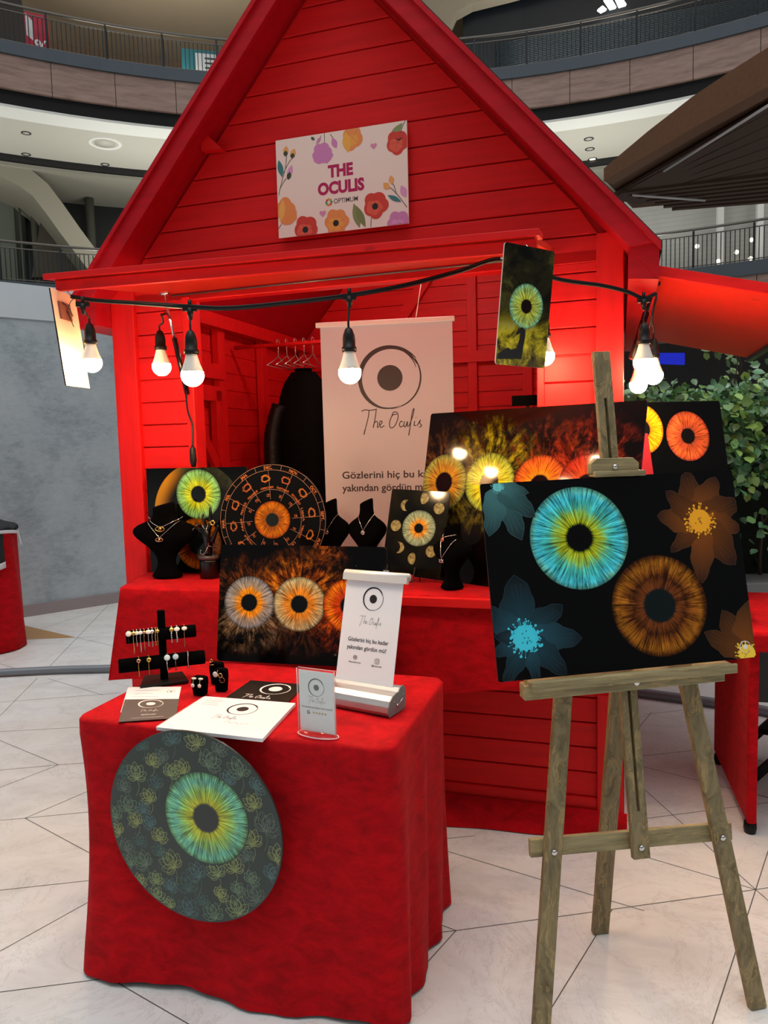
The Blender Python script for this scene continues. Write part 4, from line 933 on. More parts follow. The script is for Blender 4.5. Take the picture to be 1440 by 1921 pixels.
for (cx_, cz_), ca, cb_, sd in ((e1, srgb(70, 30, 12), srgb(128, 84, 30), 1), (e2, srgb(110, 110, 14), srgb(215, 200, 30), 5), (e3, srgb(70, 20, 6), srgb(150, 62, 20), 9), (e4, srgb(110, 20, 8), srgb(205, 70, 36), 13)):
    c = burst(n, c, P_, cx_, cz_, rE, ca, cb_, .9, (0, 1), 2.5, sd, 8)
    if sd < 6: c = burst(n, c, P_, cx_, cz_, rE, srgb(60, 60, 14), srgb(150, 140, 40), .7, (0, -1), 2.1, sd + 2, 8)
for (cx_, cz_), st, sd in ((e1, [(.3, srgb(196, 150, 34)), (.55, srgb(186, 130, 40)), (.75, srgb(168, 150, 60)), (1, srgb(150, 158, 84))], 2), (e2, [(.3, srgb(228, 220, 20)), (.55, srgb(222, 214, 32)), (.8, srgb(180, 196, 60)), (1, srgb(150, 168, 70))], 6),
                           (e3, [(.3, srgb(255, 170, 30)), (.6, srgb(238, 120, 24)), (.85, srgb(214, 96, 34)), (1, srgb(190, 80, 40))], 10), (e4, [(.3, srgb(225, 90, 40)), (.7, srgb(196, 60, 30)), (1, srgb(150, 40, 30))], 14)):
    i_ = iris(n, P_, cx_, cz_, rE, .36, st, sd, .5, 14, (.01, .001, .001, 1)); c = n.mix(i_[1], c, i_[0])
c = stars(n, c, P_, 34, .7)
board('eye_picture', 'very wide glossy picture of four fiery eyes leaning on the counter behind the easel', PPA, pw, ph, glossy(n, c, .06), .01)

# two orange eyes, right
tr_ = Vector((.385 * 0, 0, 0)); PCB = pose((1.233, 3.097, .955), 16.1, 10.7, .5); wC, hC = .60, .712
a1, a2 = loc2(PCB, 1202, 805), loc2(PCB, 1290, 818)
n = N('art_orange_eyes'); P_ = n.obj; c = n.mix(0.0, BK, BK)
for (cx_, cz_), st, pr__, sd in ((a1, [(.3, srgb(190, 84, 14)), (.5, srgb(232, 138, 14)), (.8, srgb(240, 168, 20)), (1, srgb(214, 150, 30))], .40, 3), (a2, [(.3, srgb(150, 74, 50)), (.5, srgb(184, 84, 50)), (.75, srgb(206, 104, 50)), (1, srgb(190, 86, 60))], .31, 8)):
    i_ = iris(n, P_, cx_, cz_, .108, pr__, st, sd, .8, 13, (.004, .004, .004, 1)); c = n.mix(i_[1], c, i_[0])
board('eye_picture', 'black glossy picture of a yellow eye and a copper eye in front of the hedge', PCB, wC, hC, glossy(n, c, .06), .012)
q = MB(); tp = Vector(PV(1211, 813, -.02)); bl, br_ = Vector(PV(1192, 905, -.02)), Vector(PV(1232, 905, -.02))
q.prism([(tp.x - .006, tp.z), (bl.x - .045, .962), (br_.x + .045, .962), (tp.x + .006, tp.z)], -.004, .0)
o = q.build('red_prop', plain('red_acrylic', srgb(206, 52, 66), .25), None, M=Matrix.Translation(K(0, -.02)) @ Matrix.Rotation(YAW, 4, 'Z')); tag(o, 'narrow red wedge board standing between the two glossy pictures behind the easel', 'wedge')

# three orange eyes on the front table
PF = pose((-.308, 2.528, .757), -10.8, 9.6, -1.0)
g1, g2, g3 = (-.187, .207), (-.004, .207), (.172, .207)
n = N('art_three_eyes'); P_ = n.obj; c = n.mix(0.0, BK, BK)
c = burst(n, c, P_, g1[0], g1[1], .09, srgb(70, 34, 12), srgb(160, 82, 24), .8, (-.2, 1), 2.1, 2, 9); c = burst(n, c, P_, g1[0], g1[1], .09, srgb(110, 86, 54), srgb(186, 160, 120), .95, (.1, -1), 2.2, 4, 13)
c = burst(n, c, P_, g2[0], g2[1], .092, srgb(150, 64, 10), srgb(246, 150, 30), 1.0, (0, 1), 2.3, 7, 9); c = burst(n, c, P_, g2[0], g2[1], .092, srgb(70, 36, 18), srgb(130, 74, 30), .8, (.2, -1), 2.2, 5, 9)
c = burst(n, c, P_, g3[0], g3[1], .09, srgb(110, 30, 8), srgb(220, 96, 20), .9, (-.4, -1), 2.2, 11, 9); c = burst(n, c, P_, .06, .36, .04, srgb(120, 50, 8), srgb(220, 120, 30), .7, (.3, .4), 3.2, 15, 5)
for (cx_, cz_), st, sd, R in ((g1, [(.3, srgb(240, 150, 20)), (.5, srgb(236, 152, 30)), (.62, srgb(170, 150, 120)), (.85, srgb(150, 150, 150)), (1, srgb(128, 130, 132))], 3, .092), (g2, [(.3, srgb(226, 150, 40)), (.5, srgb(226, 140, 36)), (.7, srgb(196, 160, 96)), (.9, srgb(190, 178, 132)), (1, srgb(150, 144, 108))], 6, .094), (g3, [(.3, srgb(190, 60, 14)), (.55, srgb(200, 72, 16)), (.8, srgb(232, 128, 20)), (1, srgb(180, 60, 20))], 9, .092)):
    i_ = iris(n, P_, cx_, cz_, R, .32, st, sd, .7, 15); c = n.mix(i_[1], c, i_[0])
c = stars(n, c, P_, 40, .8, 3)
fbd = board('eye_picture', 'black picture of three grey and orange flaming eyes standing on the front table', PF, .60, .41, glossy(n, c, .12), .014)
for x in (-.23, .13):
    q = MB(); q.tube([(x, 0, .035), (x, -.006, .035)], .0075, 14); q.build('standoff', M['black_plastic'], fbd)

# green eye with moon, left
PD_ = pose(K(-1.765, -.045, .965), math.degrees(YAW) + 1.0, .4, 0); i_ = Matrix()
LD = lambda x, y: loc2(PD_, x, y)
gc = LD(372, 927); gr = abs(LD(414, 927)[0] - LD(331, 927)[0]) / 2; mo = LD(372, 962); mr = abs(LD(452, 950)[0] - LD(288, 950)[0]) / 2 * 1.02; bc_ = LD(372, 1020)
n = N('art_green_eye'); P_ = n.obj; c = n.mix(0.0, BK, BK)
mv = n.vm('MULTIPLY', n.vm('SUBTRACT', P_, (mo[0], 0, mo[1])), (1 / mr, 0, 1 / mr)); rm = n.vm('LENGTH', mv); mx_ = n.sep(mv)[0]
moon = n.mix(n.sm(mx_, -.75, -.2), srgb(222, 150, 26), n.ramp(n.noise(mv, 5, 6, .7), [(.35, srgb(20, 22, 16)), (.65, srgb(62, 66, 44))])); moon = n.mix(n.math('MULTIPLY', n.sm(rm, .62, .98), .7), srgb(10, 10, 8), moon)
mz_ = n.sep(mv)[2]; c = n.mix(n.math('MULTIPLY', n.sm(rm, 1.0, .985), n.sm(mz_, -.35, .05)), c, moon)
bi = iris(n, P_, bc_[0], bc_[1], gr * 1.05, .42, [(.3, srgb(60, 20, 10)), (.6, srgb(96, 36, 12)), (.85, srgb(150, 84, 20)), (1, srgb(150, 90, 20))], 5, .7, 16); c = n.mix(bi[1], c, bi[0])
gi = iris(n, P_, gc[0], gc[1], gr, .33, [(.3, srgb(206, 214, 30)), (.5, srgb(190, 210, 44)), (.7, srgb(140, 196, 84)), (.9, srgb(128, 190, 120)), (1, srgb(120, 170, 110))], 11, .5, 14)
c = n.mix(gi[1], c, gi[0])
board('eye_picture', 'black square picture of a bright green eye before a dark moon, left on the counter', PD_, .49, .462, glossy(n, c, .06), .006)

# moon phase picture
PG = pose(K(-.800, -.085, .992), math.degrees(YAW) - 9, 14, -3.0); LG = lambda x, y: loc2(PG, x, y)
cn_, ce_ = LG(785, 991), LG(817, 991); rG = (LG(817, 991)[0] - LG(754, 991)[0]) / 2
n = N('art_moon_phases'); P_ = n.obj; c = n.ramp(n.noise(P_, 6, 5, .6), [(.4, srgb(8, 8, 6)), (.7, srgb(34, 32, 18))])
i_ = iris(n, P_, cn_[0], cn_[1], rG, .26, [(.25, srgb(216, 140, 20)), (.42, srgb(222, 164, 60)), (.55, srgb(180, 180, 130)), (.8, srgb(150, 176, 150)), (1, srgb(140, 164, 140))], 2, .5, 14); c = n.mix(i_[1], c, i_[0])
for px, py, off in ((761, 948, -.75), (794, 935, -.25), (823, 954, 0), (742, 986, 0), (748, 1027, .75), (774, 1048, .3), (808, 1035, 0)):
    m0 = LG(px, py); mr_ = .0232; v = n.vm('MULTIPLY', n.vm('SUBTRACT', P_, (m0[0], 0, m0[1])), (1 / mr_, 0, 1 / mr_)); r = n.vm('LENGTH', v)
    tex = n.ramp(n.noise(v, 1.8, 5, .7), [(.38, srgb(92, 84, 44)), (.6, srgb(176, 170, 120))]); mk = n.sm(r, 1.0, .94)
    if off:
        v2 = n.vm('SUBTRACT', v, (-off * 1.1 + (0 if abs(off) > .5 else -.9 * (1 if off > 0 else -1)), 0, 0)); mk = n.math('MULTIPLY', mk, n.sm(n.vm('LENGTH', v2), 1.0, 1.08) if abs(off) > .5 else n.sm(n.vm('LENGTH', v2), 1.75, 1.6))
    c = n.mix(mk, c, tex)
LT, RT_ = LG(747, 915), LG(858, 921); wG = (RT_[0] - LT[0]); 
gm = board('eye_picture', 'dark picture of a pale eye ringed by moon phases beside the banner', PG, .254, .337, glossy(n, c, .08), .008)
q = MB(); q.tube([(.02, -.006, .03), (.02, -.012, -.030), (.02, -.035, -.030)], .003, 6); q.tube([(-.1, -.006, .03), (-.1, -.012, -.030), (-.1, -.035, -.030)], .003, 6); q.tube([(.02, .008, .14), (.02, .06, -.030), (-.1, .06, -.030), (-.1, .008, .14)], .003, 6); q.build('wire_stand', M['bal'], gm)
q = MB(); cr = [(-.055, .0), (-.052, .012), (-.046, .018), (-.046, .012), (-.044, .004), (-.036, -.004), (-.02, -.008), (-.01, -.012), (-.055, -.012)]; q.prism([(x * 1.0 - .055, z + .0) for x, z in cr], -.05, -.044, 0); q.build('crescent', plain('tan_crescent', srgb(206, 140, 70), .5), gm)

# zodiac wheel
PE = pose(K(-1.387, -.085, 1.206), math.degrees(YAW) + 6, 4.0, 0); RE = .232
n = N('art_zodiac_disc'); P_ = n.obj; c = n.mix(0.0, srgb(12, 12, 12), srgb(12, 12, 12))
i_ = iris(n, P_, 0, 0, .078, .35, [(.3, srgb(140, 84, 30)), (.5, srgb(150, 84, 26)), (.75, srgb(186, 112, 24)), (1, srgb(170, 84, 20))], 4, .6, 15, (.012, .018, .02, 1)); c = n.mix(i_[1], c, i_[0])
b = MB(); N_ = 96; b.add([(RE * cos(2 * pi * k / N_), 0, RE * sin(2 * pi * k / N_)) for k in range(N_)] + [(RE * cos(2 * pi * k / N_), .005, RE * sin(2 * pi * k / N_)) for k in range(N_)], [tuple(range(N_)), tuple(range(2 * N_ - 1, N_ - 1, -1))] + [(k, k + N_, (k + 1) % N_ + N_, (k + 1) % N_) for k in range(N_)])
zd = tag(b.build('zodiac_disc', [glossy(n, c, .07)], None, M=PE), 'round black zodiac wheel with copper figures and an orange eye in its centre', 'disc')
zi = Ink(); LN = srgb(150, 112, 92); CO = srgb(196, 112, 56)
ringpts = lambda r: [(r * cos(2 * pi * k / 90), r * sin(2 * pi * k / 90)) for k in range(90)]
for r_ in (.229, .207, .126): zi.stroke(ringpts(r_), .0017, LN, True)
for k in range(12):
    a = radians(4 + 30 * k); zi.stroke([(.207 * cos(a), .207 * sin(a)), (.086 * cos(a), .086 * sin(a))], .0016, LN); a += radians(15); zi.stroke([(.207 * cos(a), .207 * sin(a)), (.229 * cos(a), .229 * sin(a))], .0016, LN)
for k, mth in enumerate(('SEPT.', 'OCT.', 'NOV.', 'DEC.', 'JAN.', 'FEB.', 'MAR.', 'APRIL', 'MAY', 'JUNE', 'JULY', 'AUG.')):
    a = radians(4 + 30 * k); zi.text(mth, (.2115 * cos(a), .2115 * sin(a)), .017, CO, .02, rot=a - pi / 2)
for k, sg in enumerate(('LIBRA', 'SCORPIO', 'SAGITTARIUS', 'CAPRICORN', 'AQUARIUS', 'PISCES', 'ARIES', 'TAURUS', 'GEMINI', 'CANCER', 'LEO', 'VIRGO')):
    a = radians(-11 + 20 + 30 * k); zi.text(sg, (.130 * cos(a), .130 * sin(a)), .0125, CO, .01, rot=a - pi / 2, width=min(.055, .012 * len(sg)))
    random.seed(k * 7 + 1); cc_ = (.173 * cos(a), .173 * sin(a)); ux, uz = cos(a), sin(a)
    for s_ in range(6):
        ph0 = random.uniform(0, 6.28); pts = []
        for t in range(8):
            rr_ = .021 * (.45 + .4 * sin(t * 1.3 + ph0 * 2) ** 2 + .15 * random.random()); th_ = ph0 + t * (.55 + .1 * s_); X, Z = rr_ * 1.15 * cos(th_), rr_ * .85 * sin(th_)
            pts.append((cc_[0] + X * uz * 1 + Z * ux, cc_[1] - X * ux + Z * uz))
        zi.spline(pts, .0009, random.choice((CO, srgb(170, 84, 44), srgb(214, 140, 60))), 7)
    g0 = (.103 * cos(a), .103 * sin(a)); G = [[(-.7, .3), (0, .3), (.7, .3)], [(-.7, -.3), (.7, -.3)], [(0, -.6), (.1, .6), (.5, .3)]] if k % 3 == 0 else [[(-.6, -.5), (-.5, .5), (0, .2), (0, -.5)], [(0, .3), (.5, .5), (.5, -.4), (.9, -.6)]] if k % 3 == 1 else [[(-.4, .6), (0, .1), (.4, .6)], [(0, .1), (.45, -.2), (0, -.6), (-.45, -.2), (0, .1)]]
    for st in G: zi.spline([(g0[0] + (x * uz + z * ux) * .011, g0[1] + (-x * ux + z * uz) * .011) for x, z in st], .0014, CO, 4)
zi.build('zodiac_print', M['ink_gloss'], zd)
q = MB(); q.box((0, -.012, -RE + .0), (.16, .05, .012)); q.bar((0, .03, -RE), (0, .012, -.1), .03, .004, (0, 1, 0)); q.build('stand', M['black_plastic'], zd)

# round lotus disc hanging on the cloth
PH = pose(K(-1.082, -1.252, .515), math.degrees(YAW) - 2.0, -1.0, 0); RH = .262
n = N('art_lotus_disc'); P_ = n.obj; c = n.mix(n.noise(P_, 5, 3), srgb(36, 50, 48), srgb(48, 62, 60))
LH = lambda x, y: loc2(PH, x, y); hc_ = LH(386, 1535)
lot = iris(n, P_, hc_[0], hc_[1], .124, .31, [(.3, srgb(190, 190, 40)), (.45, srgb(186, 196, 50)), (.6, srgb(150, 200, 96)), (.8, srgb(104, 186, 160)), (1, srgb(120, 190, 130))], 6, .4, 14, srgb(42, 50, 50)); c = n.mix(lot[1], c, lot[0])
b = MB(); b.add([(RH * cos(2 * pi * k / N_), 0, RH * sin(2 * pi * k / N_)) for k in range(N_)] + [(RH * cos(2 * pi * k / N_), .006, RH * sin(2 * pi * k / N_)) for k in range(N_)], [tuple(range(N_)), tuple(range(2 * N_ - 1, N_ - 1, -1))] + [(k, k + N_, (k + 1) % N_ + N_, (k + 1) % N_) for k in range(N_)])
n.set(Base_Color=c, Roughness=.3, Specular_IOR_Level=.5); hdsc = tag(b.build('lotus_disc', [n.mat], None, M=PH), 'large round dark green disc with green eye and lotus drawings on the front cloth', 'disc')
li = Ink(-.0004, 0.0); random.seed(12)
okp = lambda x, z: math.hypot(x, z) < RH - .003 and math.hypot(x - hc_[0], z - hc_[1]) > .1255
def lotus(I, c, s, a0, col):
    for k, (da_, L, w_) in enumerate(((0, 1, .5), (32, .95, .45), (-32, .95, .45), (62, .8, .4), (-62, .8, .4), (88, .6, .3), (-88, .6, .3), (15, .8, .4), (-15, .8, .4))):
        a = a0 + radians(da_); ux, uz = cos(a), sin(a); px, pz = -uz, ux; pts = [(0, 0), (.3, w_ * .45), (.62, w_ * .5), (1.0, 0), (.62, -w_ * .5), (.3, -w_ * .45)]
        P = I.spline([(c[0] + (x * L * ux + y * px) * s, c[1] + (x * L * uz + y * pz) * s) for x, y in pts], None, col, 4, True); P.append(P[0])
        run = []
        for q in P + [None]:
            if q is not None and okp(*q): run.append(q)
            else:
                if len(run) > 2: I.stroke(run, .0012, col)
                run = []
        if all(okp(c[0] + x * L * ux * s, c[1] + x * L * uz * s) for x in (.3, .9)): I.spline([(c[0] + x * L * ux * s, c[1] + x * L * uz * s) for x in (.3, .6, .9)], .0006, col, 2)
cnt = []
for tries in range(3000):
    a, r_ = random.uniform(0, 2 * pi), RH * sqrt(random.uniform(0, .96)); p = (r_ * cos(a), r_ * sin(a)); s_ = random.uniform(.030, .050)
    if math.hypot(p[0] - hc_[0], p[1] - hc_[1]) < .118 + s_ * .5 or any(math.hypot(p[0] - q_[0], p[1] - q_[1]) < (s_ + q_[2]) * .62 for q_ in cnt): continue
    cnt.append((*p, s_)); g = random.choice((srgb(150, 170, 118), srgb(120, 146, 120), srgb(96, 130, 130), srgb(160, 172, 110), srgb(86, 116, 112), srgb(110, 128, 116)))
    a0_ = radians(random.uniform(40, 140)); lotus(li, (p[0], p[1] - s_ * .4), s_ * 1.1, a0_, g)
    st = [(p[0], p[1] - s_ * .4), (p[0] + .006, p[1] - s_ * .9), (p[0] - .004, p[1] - s_ * 1.5)]
    if all(okp(*q_) for q_ in st): li.spline(st, .0009, g, 4)
li.build('lotus_print', M['ink'], hdsc)

# two hanging pictures
PI_ = pose((.372, 2.013, 1.700), 30.6, -5.8, -2.0); LI = lambda x, y: loc2(PI_, x, y); ic = LI(987, 575)
ri = (LI(987, 532)[1] - LI(987, 618)[1]) / 2
n = N('art_horse_nebula_bulb_glow'); P_ = n.obj; c = n.ramp(n.noise(P_, 9, 6, .65, .6), [(.42, srgb(10, 10, 6)), (.58, srgb(44, 40, 16)), (.75, srgb(112, 108, 48))])
zz = n.sep(P_)[2]; low = n.sm(zz, .15, .05); cl = n.noise(P_, 14, 6, .7, .5)
c = n.mix(n.math('MULTIPLY', low, n.sm(cl, .36, .56)), c, n.ramp(cl, [(.38, srgb(150, 130, 20)), (.55, srgb(236, 214, 40)), (.7, srgb(250, 240, 130))]))  # bright yellow cloud paints the bulb glow into the lower part of the print
bt = n.math('MULTIPLY', n.sm(zz, .06, .02), n.sm(n.noise(P_, 30, 4, .7), .4, .55)); c = n.mix(n.math('MULTIPLY', bt, .8), c, srgb(84, 66, 34))
ii = iris(n, P_, ic[0], ic[1], ri, .31, [(.3, srgb(200, 206, 60)), (.5, srgb(204, 216, 84)), (.8, srgb(176, 212, 120)), (1, srgb(130, 200, 160))], 8, .75, 9, (.01, .002, .002, 1)); c = n.mix(ii[1], c, ii[0]); c = stars(n, c, P_, 50, .6)
hp = board('hanging_eye_picture', 'tall glossy picture of a yellow green eye hanging from the right awning corner', PI_, .171, .304, glossy(n, c, .07), .008, .004, plain('bright_edge', srgb(190, 180, 176), .3))
hi = Ink(); bx = [(-.055, .02), (-.04, .045), (-.022, .05), (-.014, .075), (-.012, .095), (-.024, .088), (-.028, .093), (-.016, .104), (-.008, .112), (.004, .106), (.008, .09), (.004, .06), (.0, .02)]; hi.poly(bx, srgb(14, 10, 6)); hi.poly([(-.09, .03), (-.055, .05), (-.04, .045), (-.02, .02), (-.09, .015)], srgb(18, 14, 8)); hi.v = [(x * .9, y, z * .9) for x, y, z in hi.v]; hi.build('horse_silhouette', M['ink_gloss'], hp)
q = MB(); q.tube([(.0, .006, .30), (.0, .012, .306), (-.002, .016, .311)], .0015, 6); q.build('hook', M['chrome'], hp)
PJ = pose((-1.07, 2.69, 1.736), 84, 6.1, 0.2)
hj = board('hanging_picture_back', 'hanging picture seen from its pale back, wired to the left awning corner', PJ, .166, .332, plain('pale_back', srgb(226, 196, 176), .25, var=.05, sc=6), .004, .005, M['black_plastic'])
q = MB(); q.box((-.012, -.0035, .262), (.075, .005, .06)); q.build('brown_pad', plain('brown_pad', srgb(128, 74, 60), .6), hj)
q = MB(); q.tube([(-.012, -.008, .262), (-.015, -.03, .292), (.02, -.04, .318)], .0015, 6); q.tube([(-.03, -.008, .29), (-.012, -.02, .27), (.02, -.012, .25)], .002, 6); q.tube([(-.01, -.01, .262), (.01, -.014, .21)], .0018, 6); q.build('hanging_wire', M['bal'], hj)
q = MB(); hk = PD(133, 556, 2.6); q.tube([PD(124, 527, 2.62), PD(124, 540, 2.61), PD(128, 550, 2.6), hk], .003, 6); tag(q.build('awning_hook', M['chrome']), 'bent steel hook under the left tip of the front awning', 'hook')

# ================================================================== SIGN ON THE GABLE
sg = [Vector(PV(*p, -.03)) for p in ((522, 270), (765, 233), (771, 423), (530, 452))]
SW, SH = .547, .381
PS = pose(K(-1.061, -.03, 2.349), math.degrees(YAW), 0, -.2)
sb = board('sign_board', 'cream sign with painted flowers and the stall name, fixed on the red gable', PS, SW, SH, plain('sign_card', srgb(240, 220, 206), .6), .002, .008, plain('sign_edge', srgb(225, 210, 196), .6), 'sign')
S = Ink(); S.T = None
def LS(x, y):   # from the crop of the sign (0..1 across, 0..1 down)
    return ((x - .5) * SW, (1 - y) * SH)
MG = srgb(178, 8, 84)
S.text('THE', LS(.5, .445), .062, MG, .05, width=.105); S.text('OCULIS', LS(.5, .61), .062, MG, .05, width=.195)
S.text('OPTIMUM', LS(.535, .715), .026, srgb(60, 50, 50), .004, width=.10)
for k in range(8):
    a = 2 * pi * k / 8; S.disc((LS(.405, .695)[0] + .011 * cos(a), LS(.405, .695)[1] + .011 * sin(a)), .0048, (srgb(60, 130, 80), srgb(120, 170, 90), srgb(225, 130, 40), srgb(205, 70, 50))[k % 4], 8)
S.disc(LS(.405, .695), .004, srgb(240, 220, 206), 8)
def clipS(p): return (max(-SW / 2 + .0005, min(SW / 2 - .0005, p[0])), max(.0005, min(SH - .0005, p[1])))
def bloom(x, y, r, c0, c1, heart=None, n=5, rot=0.0, amp=.16, sq=1.0):
    c = LS(x, y); P = []
    for k in range(60):
        a = 2 * pi * k / 60; rr = r * (1 - amp + amp * abs(cos(n * a / 2 + rot))) * (1 + .04 * sin(3 * a + 1)); P.append(clipS((c[0] + rr * cos(a), c[1] + rr * sin(a) * sq)))
    S.poly(P, c0)
    P2 = [clipS((c[0] + (q[0] - c[0]) * .66 - r * .12, c[1] + (q[1] - c[1]) * .55 - r * .18)) for q in P]; S.poly(P2, c1)
    for k in range(n): a = rot + 2 * pi * k / n; S.stroke([clipS(c), clipS((c[0] + r * .7 * cos(a), c[1] + r * .7 * sin(a) * sq))], .0012, tuple(q * .7 for q in c0[:3]) + (1,))
    if heart: S.disc(clipS((c[0] - r * .05, c[1] - r * .1)), r * .24, heart, 14)
RD0, RD1, OG0, OG1, PK0, PK1 = srgb(206, 58, 44), srgb(222, 92, 66), srgb(232, 142, 74), srgb(236, 160, 70), srgb(206, 130, 182), srgb(218, 152, 196)
def leaf(x0, y0, x1, y1, w_, col):
    a, b_ = LS(x0, y0), LS(x1, y1); dx_, dz_ = b_[0] - a[0], b_[1] - a[1]; L = math.hypot(dx_, dz_); nx, nz = -dz_ / L, dx_ / L
    S.poly([clipS((a[0] + dx_ * t + nx * w_ * s_ * sin(pi * t), a[1] + dz_ * t + nz * w_ * s_ * sin(pi * t))) for s_, rng in ((1, range(9)), (-1, range(7, 0, -1))) for t in [k / 8 for k in rng]], col)
def stem(pts, wd=.0022): S.spline([LS(*p) for p in pts], wd, srgb(64, 74, 60), 5)
leaf(.635, .99, .595, .735, .016, srgb(132, 140, 84)); leaf(.68, .99, .61, .76, .014, srgb(120, 130, 76)); leaf(.87, .16, .97, .02, .014, srgb(132, 150, 96))
stem([(.385, .0), (.385, .08), (.375, .14)]); bloom(.365, .19, .040, PK0, PK1, None, 5, .3)
S.poly([clipS(LS(x, y)) for x, y in ((.285, .20), (.30, .27), (.335, .30), (.37, .29), (.40, .305), (.43, .27), (.45, .23), (.40, .11), (.33, .12))], PK0)
stem([(.43, .02), (.455, .07)]); leaf(.445, .06, .475, .17, .012, PK0); stem([(.36, .02), (.345, .06)]); leaf(.36, .03, .32, .10, .007, srgb(196, 140, 170))
leaf(.28, .02, .31, .055, .006, srgb(60, 90, 70)); bloom(.60, .09, .042, OG0, OG1, None, 4, .9, .2, 1.15); leaf(.545, .02, .565, .23, .018, srgb(236, 172, 70))
bloom(.93, .20, .046, RD0, RD1, None, 5, .7); S.poly([LS(x, y) for x, y in ((.915, .155), (.935, .185), (.95, .185), (.965, .155), (.94, .17))], srgb(40, 20, 20)); stem([(.95, .12), (.97, .05), (.99, .0)])
def heart(x, y, s): c = LS(x, y); S.poly([clipS((c[0] + s * 16 * sin(t) ** 3 / 16 , c[1] + s * (13 * cos(t) - 5 * cos(2 * t) - 2 * cos(3 * t) - cos(4 * t)) / 16)) for t in [2 * pi * k / 24 for k in range(24)]], srgb(218, 140, 176))
heart(.755, .20, .013); heart(.355, .80, .014)
stem([(.01, .56), (.04, .42), (.07, .30), (.085, .17)]); stem([(.055, .34), (.10, .24), (.14, .19)]); stem([(.02, .50), (.06, .42), (.09, .385)])
for x0, y0, x1, y1, c_ in ((.075, .16, .085, .07, srgb(232, 168, 90)), (.125, .19, .15, .11, srgb(232, 168, 90)), (.09, .40, .125, .27, PK1)): leaf(x0, y0, x1, y1, .012, c_); leaf(x0, y0 + .015, (x0 + x1) / 2, (y0 + y1) / 2, .010, srgb(64, 70, 44))
leaf(.045, .38, .02, .20, .012, srgb(60, 124, 128))
bloom(.06, .72, .044, OG0, OG1, None, 4, .2, .2, 1.2); S.poly([clipS(LS(x, y)) for x, y in ((.02, .62), (.04, .60), (.06, .66), (.10, .63), (.12, .70), (.15, .74), (.15, .82), (.10, .87), (.05, .87), (.015, .82), (.01, .7))], OG0); leaf(.02, .84, .045, .60, .014, srgb(238, 176, 84)); stem([(.0, .90), (.03, .85)])
bloom(.22, .93, .052, RD0, RD1, srgb(30, 14, 14), 5, 1.1); bloom(.46, .90, .052, OG0, OG1, srgb(34, 18, 16), 6, .1); bloom(.76, .78, .052, RD0, RD1, srgb(34, 18, 20), 5, .5)
stem([(.72, .99), (.725, .90)]); bloom(.93, .99, .05, PK0, PK1, None, 6, 0)
stem([(.99, .84), (.93, .72), (.88, .64), (.85, .62)]); stem([(.915, .70), (.90, .62), (.885, .585)]); leaf(.95, .78, .85, .70, .009, srgb(60, 124, 128)); leaf(.865, .64, .82, .575, .012, srgb(232, 168, 90)); leaf(.885, .60, .875, .51, .011, srgb(232, 168, 90)); leaf(.985, .74, .95, .62, .013, PK1)
S.build('sign_print', M['ink'], sb)

# ================================================================== STRING LIGHTS
BWARM = N('lit_bulb'); BWARM.set(Base_Color=(1, .95, .85, 1), Roughness=.4, Emission_Color=(1, .66, .34, 1), Emission_Strength=250.0); M['bulb_on'] = BWARM.mat
sl_ = thing('string_light', 'black festoon cable with lit warm white bulbs strung along the front awning', 'string lights', (0, 0, 0))
CP = [PD(133, 556, 2.6), PD(175, 563, 2.55), PD(260, 569, 2.42), PD(350, 575, 2.28), PD(430, 578, 2.27), PD(540, 568, 2.28), PD(655, 554, 2.28), PD(760, 535, 2.3), PD(860, 509, 2.34), PD(945, 486, 2.4), PD(1040, 522, 2.46), PD(1130, 536, 2.52), PD(1178, 548, 2.55), PD(1207, 560, 2.56), PD(1230, 552, 2.6), PD(1226, 575, 2.62), PD(1221, 600, 2.64), PD(1212, 625, 2.7)]
cb = MB(); cp_ = cat(CP, 6)
for of in (-.0035, .0035): cb.tube([p + Vector((0, 0, of)) for p in cp_], .0038, 6)
cb.tube(cat([K(-1.80, -.03, 1.76), PD(352, 770, 3.18), PD(361, 800, 3.15), PD(361, 850, 3.14)], 6), .0045, 6)
cb.tube(cat([K(-1.826, -.085, 2.06), PD(312, 588, 2.9), PD(302, 592, 2.78)], 6), .004, 6)
cb.lathe([(.004, .045), (.013, .03), (.015, -.02), (.01, -.045)], 10, c=PD(362, 856, 3.14))
cb.build('cable', M['black_plastic'], sl_)
def lamp(name_i, px, py, d, topx, topy, topd, wiggle=0.0, T=True):
    C_ = PD(px, py, d); b = MB(); top_ = PD(topx, topy, topd); R = .0345
    sock_top = C_ + Vector((0, 0, .132))
    b.tube(cat([top_, top_ * .5 + sock_top * .5 + Vector((wiggle, 0, 0)), sock_top + Vector((0, 0, .02)), sock_top], 5), .0035, 6)
    if T: b.box(top_ + Vector((0, 0, -.002)), (.042, .016, .016)); b.tube([top_ + Vector((0, 0, .024)), top_], .006, 8); b.tube([top_, top_ - Vector((0, 0, .035))], [.012, .006], 8)
    b.lathe([(.004, .135), (.011, .13), (.0175, .112), (.019, .10), (.019, .078), (.0225, .076), (.0225, .066), (.021, .062)], 16, c=C_)
    s = b.build('socket', M['black_plastic'], sl_)
    b = MB(); b.lathe([(.0165, .064), (.018, .056), (.0245, .034), (.0315, .016), (.0338, .010)], 24, c=C_); b.build('bulb_collar', M['white_plastic'], s)
    b = MB(); b.lathe([(.0335, .010)] + [(R * cos(a), R * sin(a)) for a in [radians(q) for q in range(8, -90, -12)]] + [(.001, -R)], 24, c=C_); b.build('bulb_globe', M['bulb_on'], s)
